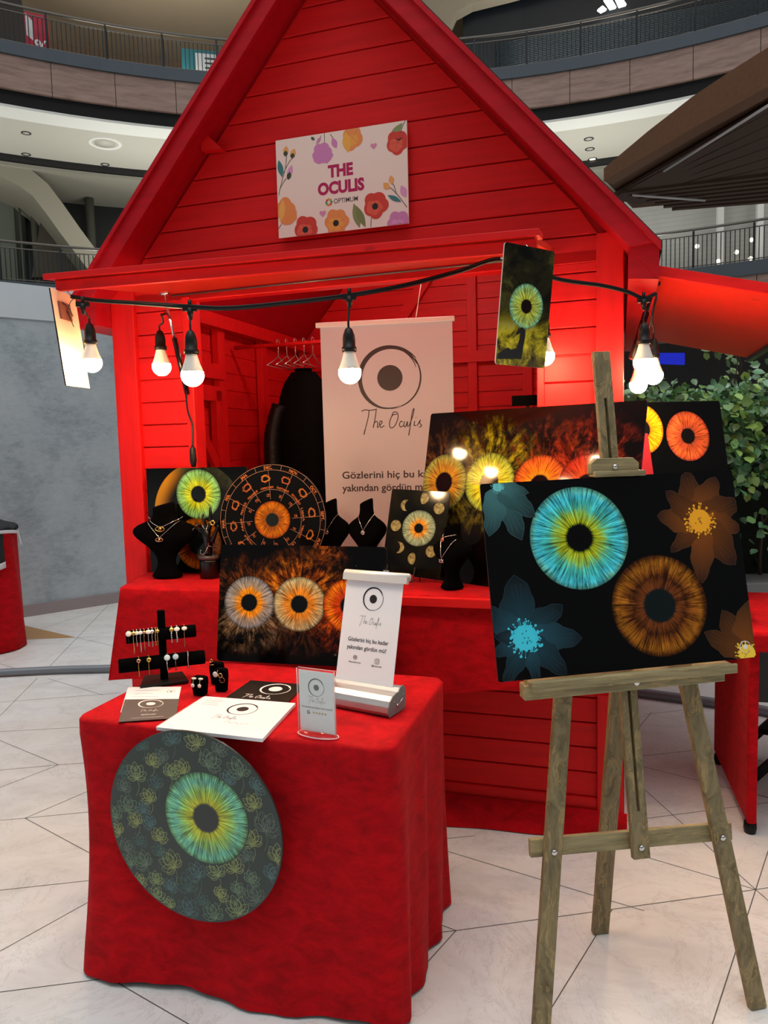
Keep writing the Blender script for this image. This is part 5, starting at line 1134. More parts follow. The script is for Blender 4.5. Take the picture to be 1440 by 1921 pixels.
lamp(0, 172, 680, 2.60, 155, 570, 2.55); lamp(1, 303, 688, 2.82, 302, 588, 2.78, .01, False); lamp(2, 361, 704, 2.28, 356, 578, 2.28); lamp(3, 656, 699, 2.28, 655, 556, 2.28)
lamp(4, 1207, 680, 2.56, 1207, 562, 2.56, .006); lamp(5, 1225, 704, 2.75, 1221, 600, 2.66, .006, False); lamp(6, 1197, 722, 3.0, 1212, 625, 2.72, -.02, False); lamp(7, 1021, 668, 2.62, 1024, 530, 2.5, 0, False)

# ================================================================== ROLL UP BANNERS
PLm = pose(K(-1.038, .46, .97), math.degrees(YAW) + 9, 0.0, 0)
tl, trr = loc2(PLm, 600, 607), loc2(PLm, 848, 607); bw = trr[0] - tl[0]; xc = (tl[0] + trr[0]) / 2; zt_ = (tl[1] + trr[1]) / 2
rb_ = thing('roll_up_banner', 'tall white roll up banner with black eye logo standing inside the stall', 'banner', mat=PLm)
cl = N('banner_cloth'); cl.set(Base_Color=srgb(192, 186, 200), Roughness=.55); 
b = MB(); b.box2((xc - bw / 2, 0, -.0), (xc + bw / 2, .002, zt_)); b.build('banner_sheet', cl.mat, rb_)
b = MB(); b.box2((xc - bw / 2 - .02, -.012, zt_ - .006), (xc + bw / 2 + .012, .014, zt_ + .018)); b.build('top_rail', M['alu_white'], rb_, bevel=.004)
b = MB(); b.tube([(xc + .06, .02, 0), (xc + .06, .02, zt_)], .007, 8); b.box2((xc - bw / 2 - .02, -.04, -.012), (xc + bw / 2 + .02, .06, .03)); b.build('stand_pole', M['alu'], rb_)
b = MB(); a = loc2(PLm, 778, 598); b.tube([(a[0], .03, a[1]), (a[0] + .045, .10, a[1] + .30)], .0022, 6); b.build('tension_cord', M['white_plastic'], rb_)
I = Ink(-.0006); BR = srgb(44, 24, 30); LB = lambda x, y: loc2(PLm, x, y)
lc = LB(731, 709); lr = (LB(789, 709)[0] - LB(673, 709)[0]) / 2; eyelogo(I, lc, lr * 1.0, BR, .41); I.build('eye_logo', M['ink'], rb_); I = Ink(-.0006); script(I, LB(735, 803), (LB(792, 800)[0] - LB(678, 800)[0]), BR, .05); I.build('script_lettering', M['ink'], rb_); I = Ink(-.0006)
tw_ = LB(790, 890)[0] - LB(642, 890)[0]
I.text('Gözlerini hiç bu kadar', (LB(642, 898)[0], LB(642, 898)[1]), .047, BR, .015, 'l', width=tw_ * 1.28); I.text('yakından gördün mü?', (LB(642, 922)[0], LB(642, 922)[1]), .047, BR, .015, 'l', width=tw_ * 1.13)
I.text('ke', LB(736, 972), .032, BR, 0); I.build('slogan_print', M['ink'], rb_)

PM = pose((-.075, 2.11, .80), -31, 15, 0)
mr_t = thing('tabletop_banner', 'small white tabletop roll up banner with black eye logo in its aluminium base', 'banner', mat=PM)
b = MB(); mh = .325; mw = .195; b.box2((-mw / 2, 0, -.02), (mw / 2, .0012, mh)); b.build('banner_sheet', plain('mini_sheet', srgb(240, 242, 246), .5), mr_t)
b = MB(); b.tube([(-mw / 2 - .008, .002, mh + .008), (mw / 2 + .016, .002, mh + .008)], .0115, 16); b.box2((-mw / 2 - .008, -.0115, mh - .012), (mw / 2 + .016, .0, mh + .008)); b.build('top_rail', M['alu_white'], mr_t)
b = MB(); b.box((.03, .01, mh + .022), (.018, .004, .006)); b.tube([(0, .012, -.02), (0, .012, mh)], .003, 6); b.build('support_pole', M['alu'], mr_t)
I = Ink(-.0004); LM = lambda x, y: loc2(PM, x, y); c_ = LM(700, 1124); eyelogo(I, c_, .034, INKB, .37); I.build('eye_logo', M['ink'], mr_t); I = Ink(-.0004); script(I, LM(694, 1172), .076, INKB, .035); I.build('script_lettering', M['ink'], mr_t); I = Ink(-.0004)
I.text('Gözlerini hiç bu kadar', (0.0, LM(690, 1206)[1]), .0165, INKB, .015, width=.138); I.text('yakından gördün mü?', (-.003, LM(690, 1221)[1]), .0165, INKB, .015, width=.135)
ga = LM(666, 1233); I.disc(ga, .0072, INKB, 20); I.stroke([(ga[0] - .0072, ga[1]), (ga[0] + .0072, ga[1])], .001, (1, 1, 1, 1)); I.stroke([(ga[0] + .0032 * cos(k * pi / 8), ga[1] + .007 * sin(k * pi / 8)) for k in range(17)], .0008, (1, 1, 1, 1))
for s_ in (.0038, -.0038): I.stroke([(ga[0] - .006, ga[1] + s_), (ga[0] + .006, ga[1] + s_)], .0008, (1, 1, 1, 1))
I.text('theoculis.com', (ga[0], ga[1] - .016), .007, INKB, .01, width=.042)
ib = LM(707, 1241); I.stroke([(ib[0] + .0072 * x, ib[1] + .0072 * z) for x, z in ((-1, -.6), (-1, .6), (-.6, 1), (.6, 1), (1, .6), (1, -.6), (.6, -1), (-.6, -1))], .0013, INKB, True); I.stroke([(ib[0] + .0035 * cos(k * pi / 8), ib[1] + .0035 * sin(k * pi / 8)) for k in range(16)], .0012, INKB, True); I.disc((ib[0] + .0045, ib[1] + .0045), .0008, INKB, 8)
I.text('@theoculis', (ib[0], ib[1] - .016), .007, INKB, .01, width=.034); I.build('slogan_print', M['ink'], mr_t)
# cassette of the small banner
cs = Matrix.Rotation(radians(15), 4, 'X'); prof = [(-.052, -.043), (.028, -.043), (.035, -.030), (.037, -.004), (.033, .014), (.022, .024), (.008, .022), (-.002, .012), (-.014, .012), (-.032, .008), (-.047, -.002), (-.056, -.016), (-.058, -.032)]
b = MB(); b.prism(prof, -mw / 2 - .01, mw / 2 + .02, 0, cs, 'yz'); o = b.build('cassette', M['alu'], mr_t, bevel=.001)
b = MB(); b.prism([(y * 1.06, z * 1.06 + .001) for y, z in prof], mw / 2 + .02, mw / 2 + .024, 0, cs, 'yz'); cap = b.build('end_cap', M['grey_plastic'], mr_t, bevel=.001)
b = MB()
for y, z in ((-.034, -.04), (.026, -.04), (.022, .0), (-.028, -.008)): b.lathe([(.0022, 0), (.002, .0012), (.0005, .0016)], 8, M=cs @ Matrix.Translation((mw / 2 + .024, y, z)) @ Matrix.Rotation(pi / 2, 4, 'Y'))
b.tube([cs @ Vector((mw / 2 + .026, -.012, -.022)), cs @ Vector((mw / 2 + .028, .012, -.008)), cs @ Vector((mw / 2 + .028, .018, -.006))], .0014, 6); b.lathe([(.006, 0), (.004, .003), (.001, .004)], 10, M=cs @ Matrix.Translation((mw / 2 + .024, -.012, -.022)) @ Matrix.Rotation(pi / 2, 4, 'Y')); b.build('screw', M['chrome'], cap)

# acrylic sign holder
PN = pose((-.186, 1.888, TT + .006), -26, 0, 0); ah = thing('acrylic_sign_holder', 'clear acrylic stand holding a small white card with a grey eye logo', 'sign holder', mat=PN)
gl = bpy.data.materials.new('clear_acrylic'); gl.use_nodes = True; _n = gl.node_tree; _n.nodes.clear(); _ou = _n.nodes.new('ShaderNodeOutputMaterial'); _mx = _n.nodes.new('ShaderNodeMixShader'); _tp = _n.nodes.new('ShaderNodeBsdfTransparent'); _gs = _n.nodes.new('ShaderNodeBsdfGlossy'); _fr = _n.nodes.new('ShaderNodeFresnel')
_tp.inputs[0].default_value = (.97, .97, .97, 1); _gs.inputs['Roughness'].default_value = .04; _fr.inputs[0].default_value = 1.4; _mx.inputs[0].default_value = .05; _n.links.new(_tp.outputs[0], _mx.inputs[1]); _n.links.new(_gs.outputs[0], _mx.inputs[2]); _n.links.new(_mx.outputs[0], _ou.inputs[0])
rimm = plain('acrylic_edge', srgb(236, 206, 206), .15)
aw_, ahh = .108, .168
b = MB(); b.box2((-aw_ / 2, -.0045, 0), (aw_ / 2, -.0025, ahh)); b.box2((-aw_ / 2, .0015, 0), (aw_ / 2, .0035, ahh + .002)); b.box2((-aw_ / 2 - .003, -.0045, 0), (-aw_ / 2, .0035, ahh + .002)); b.box2((aw_ / 2, -.0045, 0), (aw_ / 2 + .003, .0035, ahh + .002)); b.build('clear_sleeve', gl, ah)
b = MB(); b.lathe([(.058, -.0055), (.0595, -.003), (.058, -.001)], 40, sy=.42); b.tube([(.0595 * cos(2 * pi * k / 40), .0595 * .42 * sin(2 * pi * k / 40), -.003) for k in range(40)], .0016, 6, 1, True); b.build('foot_plate', [gl, rimm], ah)
b = MB(); b.tube([(-aw_ / 2 - .002, -.004, 0), (-aw_ / 2 - .002, -.004, ahh + .002)], .0012, 6); b.tube([(aw_ / 2 + .002, -.004, 0), (aw_ / 2 + .002, -.004, ahh + .002)], .0012, 6); b.tube([(-aw_ / 2 - .002, .003, ahh + .002), (aw_ / 2 + .002, .003, ahh + .002)], .0009, 6); b.build('edge_bead', rimm, ah)
b = MB(); b.box2((-aw_ / 2 + .002, -.0012, .004), (aw_ / 2 - .002, -.0004, ahh - .003)); cd_ = b.build('card', plain('card_white', srgb(240, 248, 248), .5), ah)
I = Ink(-.0016); GR = srgb(104, 112, 112); eyelogo(I, (0.0, .122), .0235, GR, .34); script(I, (0, .082), .05, srgb(140, 146, 146), .04); I.text('Yorumlarınız bizim için önemli', (0, .066), .0075, srgb(80, 84, 84), .0, width=.092)
I.text('G', (-.026, .050), .013, srgb(80, 90, 96), .03); 
for k in range(5):
    cx_ = -.010 + k * .0088; I.poly([(cx_ + (.0042 if j % 2 == 0 else .0018) * sin(j * pi / 5), .0545 + (.0042 if j % 2 == 0 else .0018) * cos(j * pi / 5)) for j in range(10)], srgb(198, 170, 110))
I.build('card_print', M['ink'], cd_)

# ================================================================== COAT AND HANGERS
co = thing('black_coat', 'black coat hanging from the rail inside the stall left of the banner', 'coat', K(-1.70, 1.02, .9), YAW)
rings = []
for j in range(22):
    t = j / 21; z = .02 + 1.0 * t; hw = .165 - .015 * t; 
    if t > .72: hw = .15 * sqrt(max(0, 1 - ((t - .72) / .30) ** 2.2)) + .012
    dp = .10 * (1 - .45 * max(0, t - .7) / .3); ring = []
    for k in range(36):
        a = 2 * pi * k / 36; f = 1 + .05 * sin(5 * a + t * 2) * (1 - t * .6) + .03 * sin(11 * a + 4 * t); ring.append((hw * f * cos(a), dp * f * sin(a), z))
    rings.append(ring)
b = MB(); b.loft(rings); b.build('body', plain('coat_black', srgb(3, 3, 4), .8, spec=.1, var=.3, sc=12, bump=.35, bd=.02), co)
b = MB(); p = [Vector((-.13, -.05, .84)), Vector((-.165, -.075, .68)), Vector((-.165, -.085, .45)), Vector((-.155, -.085, .22)), Vector((-.15, -.08, .08))]; b.tube(cat(p, 4), [.045] * 4 + [.05] * 4 + [.05] * 4 + [.046] * 4 + [.044], 14); b.build('sleeve', plain('coat_leather', srgb(8, 9, 11), .45, spec=.25, bump=.4, sc=14, bd=.01), co)
b = MB(); b.loft([[(.05 * cos(2 * pi * k / 16), .04 * sin(2 * pi * k / 16), z) for k in range(16)] for z in (.98, 1.04)]); b.build('collar', M['black_velvet'], co)
rail_p = [(538, 652), (551, 656), (563, 661), (574, 665), (585, 667)]
q = MB(); rp0, rp1 = K(-2.05, .98, 2.09), K(-1.2, .98, 2.09)
q.tube([Vector((-2.1, .98, 2.075)), Vector((-1.3, .98, 2.075))], .011, 8); q.build('clothes_rail', M['red_wood'], KT)
clear = plain('clear_hanger', srgb(206, 190, 190), .15, .6)
for i, (x, y) in enumerate(rail_p):
    h_ = thing('coat_hanger', 'thin wire clothes hanger on the rail above the coat', 'hanger', K(-1.83 + i * .052, .98, 2.0875), YAW, 'wire hangers above the coat')
    b = MB(); P = [Vector((0, .016 * cos(a), .0 + .016 * sin(a))) for a in [radians(k) for k in range(200, -60, -20)]]; P += [Vector((0, .0, -.03)), Vector((0, 0, -.075))]
    b.tube(P, .0022, 6); b.build('hook', clear, h_)
    b = MB(); b.tube([Vector((0, 0, -.075)), Vector((.01, -.10, -.115)), Vector((.01, -.17, -.14))], .003, 6); b.tube([Vector((0, 0, -.075)), Vector((-.01, .10, -.115)), Vector((-.01, .17, -.14))], .003, 6); b.tube([(.01, -.17, -.14), (-.01, .17, -.14)], .002, 6); b.build('arms', clear, h_)
q = MB(); q.box((0, 0, .0), (.12, .03, .04)); o = q.build('black_box', M['black_velvet'], None, M=Matrix.Translation(K(-.365, .16, 1.665)) @ Matrix.Rotation(YAW, 4, 'Z')); q2 = MB(); q2.box((0, 0, 0), (.01, .01, .01))
tag(o, 'small black box behind the wide picture at the right jamb', 'box')
q = MB(); q.bar((0, 0, -.02), (0, .05, -.2), .02, .01, (1, 0, 0)); q.build('bracket', M['black_plastic'], o)

# ================================================================== BUSTS AND JEWELLERY
SEC = [(0, .062, .052), (.010, .064, .054), (.022, .056, .048), (.045, .040, .036), (.075, .034, .032), (.105, .045, .038), (.14, .082, .048), (.165, .118, .052), (.185, .140, .050), (.205, .148, .044), (.225, .132, .040), (.242, .092, .036), (.255, .058, .035), (.27, .050, .036), (.295, .047, .037), (.315, .048, .038), (.322, .044, .034)]
def bust(name, label, P, kx, kz, ky=1.0, neck=1.0, cut=0.0, lean=0.0):
    t = thing(name, label, 'jewellery bust', mat=P); rings = []
    for z, rx, ry in SEC:
        n_ = 28; ring = []
        for k in range(n_):
            a = 2 * pi * k / n_; X = rx * kx * cos(a); Y = ry * ky * sin(a) + lean * z
            ring.append((X, Y, z * kz + (.012 * cos(a) * (1 if z > .3 else 0))))
        rings.append(ring)
    b = MB(); b.loft(rings); o = b.build('velvet_form', M['black_velvet'], t); md = o.modifiers.new('s', 'SUBSURF'); md.levels = 1; md.render_levels = 1
    def front(x, z, off=.004):
        zz = z / kz
        for i in range(len(SEC) - 1):
            if SEC[i][0] <= zz <= SEC[i + 1][0] or i == len(SEC) - 2:
                f = min(1, max(0, (zz - SEC[i][0]) / (SEC[i + 1][0] - SEC[i][0]))); rx = (SEC[i][1] + (SEC[i + 1][1] - SEC[i][1]) * f) * kx; ry = (SEC[i][2] + (SEC[i + 1][2] - SEC[i][2]) * f) * ky; break
        s = max(0, 1 - (x / rx) ** 2); return Vector((x, -ry * sqrt(s) + lean * zz - off, z))
    return t, front
def chain(b, pts, r, bead=False):
    b.tube(pts, r * (.6 if bead else 1), 6)
    if bead:
        L = 0
        for i in range(len(pts) - 1):
            k = max(1, int((pts[i + 1] - pts[i]).length / (r * 4)))
            for j in range(k):
                c = pts[i].lerp(pts[i + 1], j / k); b.lathe([(.0002, -r * 1.4), (r * 1.3, 0), (.0002, r * 1.4)], 6, c=c)
def necklace(name, label, P, front, xl, xr, ztop, zbot, mat, pend, r=.0011, bead=False, xm=0.0, ztr=None, sag=.0):
    t = thing(name, label, 'necklace', mat=P); b = MB(); ztr = ztr or ztop; pts = []
    for k in range(21):
        s = -1 + k / 10; x = (xl if s < 0 else xr) * abs(s) + xm * (1 - abs(s)); zt = ztop if s < 0 else ztr; z = zbot + (zt - zbot) * abs(s) ** (1 + sag); pts.append(front(x, z))
    chain(b, pts, r, bead); b.build('chain', mat, t); c = front(xm, zbot) + Vector((0, -.003, -.008)); pend(t, c); return t
def torus(b, c, R, r, mi=0, sx=1.0, n=20):
    b.tube([(c[0] + R * sx * cos(2 * pi * k / n), c[1], c[2] + R * sin(2 * pi * k / n)) for k in range(n)], r, 6, mi, True)
def eyependant(mat, w=.017, cm=None):
    def f(t, c):
        b = MB(); h = w * .48; P = [(c[0] + w * cos(a), c[1], c[2] + h * sin(a) * abs(sin(a)) ** .3) for a in [2 * pi * k / 28 for k in range(28)]]; b.tube(P, .0016, 6, 0, True); b.lathe([(w * .36, -.001), (w * .36, .001)], 16, M=Matrix.Translation(c) @ Matrix.Rotation(pi / 2, 4, 'X')); b.build('eye_pendant', mat, t)
        b = MB(); b.lathe([(w * .2, -.0018), (w * .18, .0018)], 12, M=Matrix.Translation(c) @ Matrix.Rotation(pi / 2, 4, 'X')); b.build('pupil', cm or M['black_gloss'], t)
    return f
def ringpendant(mat, R=.007):
    def f(t, c): b = MB(); torus(b, c, R, .0024); torus(b, c, R * .45, .0012); b.build('ring_pendant', mat, t)
    return f
brown = plain('brown_enamel', srgb(110, 60, 40), .3)
BL = pose(K(-1.868, -.135, .9605), math.degrees(YAW) + 6, 0, 0); tb_, fr_ = bust('jewellery_bust', 'large black velvet bust with two eye necklaces at the left end of the counter', BL, 1.06, .985)
necklace('necklace', 'short gold necklace with wide eye pendant on the large left bust, upper one', BL, fr_, -.075, .085, .262, .222, M['silver'], eyependant(M['gold'], .021, brown), .0011, xm=.0, sag=.3)
necklace('necklace', 'longer necklace with small eye pendant on the large left bust, lower one', BL, fr_, -.068, .075, .245, .178, M['silver'], eyependant(M['rose'], .017, M['gold']), .0010)
for (u, lb, lb2, bd) in ((-1.172, 'black velvet bust with beaded ring necklace, left one of the pair before the banner', 'beaded silver necklace with ring pendant on the left middle bust', True), (-1.012, 'black velvet bust with plain chain, right one of the pair before the banner', 'plain silver chain with ring pendant on the right middle bust', False)):
    P = pose(K(u, .03, .9605), math.degrees(YAW) + 2, 0, 0); t_, f_ = bust('jewellery_bust', lb, P, .585, .985, .8)
    necklace('necklace', lb2, P, f_, -.036, .036, .262, .195, M['silver'], ringpendant(M['silver']), .0014 if bd else .001, bd, xm=-.006)
P = pose(K(-.612, -.175, .9605), math.degrees(YAW) - 28, 2, 0); t_, f_ = bust('jewellery_bust', 'small black velvet bust with crescent necklace beside the moon phase picture', P, .62, .74, .95)
necklace('choker', 'short beaded choker with a small round charm on the right hand bust', P, f_, -.03, .03, .205, .192, M['silver'], ringpendant(M['rose'], .006), .0013, True, xm=-.02)
def triple(t, c):
    b = MB(); torus(b, c, .0055, .002)
    for sgn in (-1, 1):
        P = [(c[0] + sgn * (.0075 + .006 * cos(a)) * 1.0 + sgn * .0, c[1], c[2] + .008 * sin(a)) for a in [radians(q) for q in range(110, 260, 15)]]; b.tube([(2 * (c[0] + sgn * .0135) - x if 0 else x + sgn * .006, y, z) for x, y, z in P], [.0005 + .0018 * sin(pi * k / (len(P) - 1)) for k in range(len(P))], 6)
    b.build('triple_moon_pendant', M['silver'], t)
necklace('necklace', 'silver necklace with triple moon pendant on the right hand bust', P, f_, -.030, .036, .19, .115, M['silver'], triple, .0010, xm=-.008)

# display hand
PHd = pose(K(-1.678, -.11, .9605), math.degrees(YAW) + 0, 0, 0); hdm = thing('display_hand', 'glossy black mannequin hand standing between the left bust and the zodiac wheel', 'mannequin hand', mat=PHd)
def skin(name, chains, mat, parent, sub=2):
    vs, es, rs = [], [], []
    for ch in chains:
        prev = None
        for q in ch:
            if isinstance(q, int): idx = q
            else: idx = len(vs); vs.append(q[:3]); rs.append(q[3])
            if prev is not None: es.append((prev, idx))
            prev = idx
    me = bpy.data.meshes.new(name); me.from_pydata(vs, es, []); o = bpy.data.objects.new(name, me); link(o, parent); me.materials.append(mat)
    sk_ = o.modifiers.new('skin', 'SKIN'); sk_.use_smooth_shade = True; sk_.branch_smoothing = .4
    for i, r in enumerate(rs): d = me.skin_vertices[0].data[i]; rr = r if isinstance(r, tuple) else (r, r); d.radius = rr
    me.skin_vertices[0].data[0].use_root = True
    m_ = o.modifiers.new('sub', 'SUBSURF'); m_.levels = sub; m_.render_levels = sub; return o
skin('hand', [[(0, 0, .085, .021), (0, 0, .112, .0175), (-.002, 0, .140, (.024, .015)), (-.006, -.002, .172, (.034, .015)), (-.008, -.004, .196, (.033, .012))],
   [4, (.016, -.006, .216, .0088), (.021, -.010, .248, .0078), (.022, -.008, .278, .0068), (.021, -.004, .302, .005)],
   [4, (-.002, -.010, .220, .0088), (-.004, -.020, .246, .0078), (-.008, -.020, .264, .0064), (-.011, -.014, .274, .005)],
   [4, (-.020, -.010, .216, .0082), (-.027, -.026, .230, .0074), (-.033, -.036, .226, .006), (-.034, -.040, .214, .005)],
   [4, (-.034, -.010, .204, .0074), (-.044, -.024, .214, .0064), (-.050, -.032, .210, .0054), (-.051, -.036, .200, .0044)],
   [2, (.024, -.008, .160, .012), (.040, -.012, .184, .0096), (.051, -.012, .208, .0078), (.059, -.010, .228, .0058)]], M['black_gloss'], hdm)
b = MB(); b.lathe([(.040, 0), (.042, .01), (.0405, .07), (.0405, .078)], 28); b.build('base', M['black_gloss'], hdm)
b = MB(); b.lathe([(.036, .078), (.044, .082), (.045, .090), (.040, .098), (.030, .097), (.027, .088)], 28); b.build('base_ring', plain('smoky_ring', srgb(70, 62, 62), .2), hdm)
rg = thing('ring', 'gold ring with round face on the raised finger of the black hand', 'ring', mat=PHd); b = MB(); torus(b, (.036, -.018, .236), .009, .0036); b.build('ring_face', M['gold'], rg); b = MB(); b.tube([(.020 + .0075 * cos(a), -.009 + .0075 * sin(a), .238) for a in [2 * pi * k / 14 for k in range(14)]], .0014, 6, 0, True); b.build('band', M['gold'], rg)
hc2 = thing('hand_chain', 'silver chain running from finger to wrist on the black display hand', 'bracelet', mat=PHd); b = MB()
chain(b, [Vector(p) for p in ((-.012, -.022, .226), (-.004, -.020, .212), (.002, -.020, .202))], .0013, True); chain(b, [Vector(p) for p in ((.012, -.016, .226), (.006, -.018, .212), (.002, -.020, .202))], .0013, True)
chain(b, [Vector(p) for p in ((.002, -.020, .202), (.004, -.020, .18), (.010, -.020, .158), (.014, -.022, .14))], .0013, True); chain(b, [Vector(p) for p in ((.014, -.022, .14), (.022, -.012, .134), (.026, .0, .13))], .0011)
chain(b, [Vector(p) for p in ((.014, -.022, .14), (.004, -.034, .112), (-.006, -.038, .104), (-.02, -.034, .108), (-.024, -.02, .124))], .0013, True); b.build('chain', M['silver'], hc2)

# bracelet stand
PB_ = pose(K(-1.425, -.845, TT), math.degrees(YAW) + 36, 0, 0); bs_ = thing('bracelet_stand', 'black velvet two tier T bar bracelet stand on the front table', 'jewellery stand', mat=PB_)
b = MB(); b.prism([(-.075, -.05), (.075, -.05), (.062, .06), (-.062, .06)], 0, .010, axes='xy'); b.build('base', M['black_plastic'], bs_, bevel=.002)
b = MB(); b.box2((-.011, -.010, .008), (.013, .012, .235)); b.build('post', M['black_velvet'], bs_, bevel=.003)
LBS = lambda x, y: loc2(PB_, x, y)
u0_, u1_ = LBS(236, 1193), LBS(367, 1184); l0_, l1_ = LBS(222, 1243), LBS(384, 1237)
zu = (u0_[1] + u1_[1]) / 2; zl = (l0_[1] + l1_[1]) / 2; ru, rl_ = .0205, .0225
for (a, c_, z, r) in ((u0_[0], u1_[0], zu, ru), (l0_[0], l1_[0], zl, rl_)):
    b = MB(); b.tube([(a, -.006, z), (a + .003, -.006, z), (c_ - .003, -.006, z), (c_, -.006, z)], [r * .94, r, r, r * .94], 26); b.build('bar', M['black_velvet'], bs_)
def bracelet(label, x, z, r, mat, cm, drop, bead=False, charm='disc', cs_=.0075, group=None, first=[None]):
    t = thing('bracelet', label, 'bracelet', mat=PB_ @ Matrix.Translation((x, -.006, z)), group=group); P = []
    n_ = 26
    for k in range(n_):
        a = 2 * pi * k / n_; yy = -(r + .0022) * sin(a); zz = (r + .0022) * cos(a)
        if zz < 0: zz = zz * (1 + (drop / r)); yy *= (1 - .35 * min(1, -zz / (r + drop + .001)))
        P.append(Vector((.001 * sin(3 * a), yy, zz)))
    b = MB(); b.tube(P, .0009, 5, 0, True)
    if bead:
        for k in range(1, n_ // 2 + 2): p = P[k]; b.lathe([(.0002, -bead), (bead * .8, -bead * .5), (bead * .8, bead * .5), (.0002, bead)], 7, c=p)
    else:
        for k in range(0, n_ // 2 + 3):
            for s in (0, .5): p = P[k].lerp(P[(k + 1) % n_], s); b.lathe([(.0002, -.0016), (.0013, 0), (.0002, .0016)], 5, c=p)
    b.build('chain', mat, t); c = Vector((0, -(r + .004) * sin(radians(52)), (r + .004) * cos(radians(52))))
    Mx = Matrix.Translation(c) @ Matrix.Rotation(radians(65), 4, 'X'); b = MB()
    if charm == 'disc': b.lathe([(cs_ * .9, -.001), (cs_, .0), (cs_ * .86, .0012)], 18, M=Mx)
    elif charm == 'eye': b.lathe([(cs_ * .4, .0012), (cs_, .0012), (cs_, -.001), (cs_ * .4, -.001)], 18, M=Mx)
    elif charm == 'oval': b.lathe([(cs_ * .9, -.001), (cs_, .0), (cs_ * .7, .0015)], 18, M=Mx @ Matrix.Scale(1.35, 4, (1, 0, 0)))
    if charm: b.build('charm', cm, t)
    if charm == 'eye': b = MB(); b.lathe([(cs_ * .38, -.001), (cs_ * .3, .0022)], 12, M=Mx); b.build('dark_stone', M['black_gloss'], t)
    return t
def bx_(px): return LBS(px, 1185)[0]
def bl_(px): return LBS(px, 1240)[0]
UP = [(241, M['black_gloss'], M['pearl'], .0, 'disc', .009, 0, 'black cord bracelet with white disc charm at the left end of the upper bar'), (250, M['gold'], M['gold'], .030, 'disc', .0065, 0, 'long gold bracelet with gold disc, second from the left on the upper bar'),
      (256, M['silver'], M['pearl'], .008, 'disc', .0065, 0, 'grey bracelet with pale disc, third from the left on the upper bar'), (263, M['silver'], M['pearl'], .028, 'oval', .006, 0, 'silver chain bracelet with pale oval charm, fourth from the left on the upper bar'),
      (270, M['rose'], M['rose'], .024, 'disc', .005, 0, 'rose gold bracelet with small rose charm on the upper bar'), (278, M['silver'], M['pearl'], .012, 'oval', .007, 0, 'silver bracelet with large white oval charm, left of the post on the upper bar'),
      (285, M['silver'], M['silver'], .014, 'disc', .0065, 0, 'silver bracelet with round silver charm, left of the post on the upper bar'), (291, M['gold'], M['gold'], .010, None, .0, .0022, 'gold bead bracelet without charm just left of the post'), (295, M['gold'], M['gold'], .012, 'disc', .006, 0, 'gold bracelet with gold disc touching the post of the upper bar'),
      (321, M['silver'], M['gold'], .006, 'disc', .0072, .003, 'link bracelet with yellow gold disc, first right of the post'), (331, M['silver'], M['pearl'], .006, 'oval', .007, .0034, 'pale bead bracelet with white oval charm, second right of the post'), (345, M['rose'], M['pearl'], .026, 'oval', .0066, 0, 'long rose link bracelet with pale oval charm, third right of the post')]
for px, m1, m2, dr_, ch_, cs_, bead, lb in UP: bracelet(lb, bx_(px), zu, ru, m1, m2, dr_, bead, ch_, cs_)
LO = [(260, M['gold'], M['rose'], .014, 'eye', .0068, 0, 'gold bracelet with dark centred rose disc, left one on the lower bar'), (279, M['gold'], M['gold'], .012, 'eye', .0075, 0, 'gold bracelet with dark centred gold disc, second on the lower bar'),
      (313, M['silver'], plain('pale_blue_shell', srgb(206, 226, 232), .25), .006, 'disc', .0098, .0026, 'wide silver bracelet with large pale shell disc beside the post, lower bar'), (329, M['rose'], plain('ice_blue_shell', srgb(184, 210, 222), .25), .008, 'disc', .0095, 0, 'thin bracelet with ice blue disc on the lower bar'), (352, M['silver'], None, .004, None, 0, .0026, 'open link silver bracelet at the right of the lower bar')]
for px, m1, m2, dr_, ch_, cs_, bead, lb in LO: bracelet(lb, bl_(px), zl, rl_, m1, m2, dr_, bead, ch_, cs_)

# little velvet stands with earrings and a ring
def cone(px, py, w, h, label, dpt=.9, notch=False):
    p = PZ(px, py, TT); d_ = (p - CAM).length; t = thing('ring_stand', label, 'ring stand', p, YAW); r = w / 2; b = MB()
    b.prism([(-r * .78, 0), (r * .78, 0), (r, h * .7), (r * .95, h * .95), (r * .6, h), (r * .4, h * .93 if notch else h), (-r * .4, h * .93 if notch else h), (-r * .6, h), (-r * .95, h * .95), (-r, h * .7)], -r * dpt * .6, r * dpt * .6); o = b.build('velvet_block', M['black_velvet'], t, bevel=.003); return t, p, r, h
t1, p1, r1, h1 = cone(376, 1303, .047, .058, 'small black velvet block with two drop earrings, nearest the white notebook')
t2, p2, r2, h2 = cone(416, 1296, .042, .072, 'black velvet block with charm, hoop and dark ring, front one of the close pair')
t3, p3, r3, h3 = cone(408, 1282, .044, .070, 'black velvet block with a thin gold ring, rear one of the close pair')
for sx, lb in ((-.011, 'drop earring with pearl and white disc on the velvet block, left of the two'), (.012, 'drop earring with pearl and white disc on the velvet block, right of the two')):
    e_ = thing('drop_earring', lb, 'earring', p1 + DX * sx - DY * (r1 * .62) + Vector((0, 0, h1 - .004)), YAW); b = MB(); b.lathe([(.0002, -.004), (.008, -.001), (.008, .002), (.0002, .004)], 12, sy=.6); b.build('pearl_top', M['pearl'], e_)
    b = MB(); b.tube([(0, -.004, 0), (-.001, -.005, -.015)], .0012, 6); b.build('link', M['gold'], e_); b = MB(); b.lathe([(.006, -.001), (.0062, 0), (.005, .001)], 16, M=Matrix.Translation((-.002, -.006, -.020)) @ Matrix.Rotation(pi / 2, 4, 'X')); b.build('disc', M['pearl'], e_)
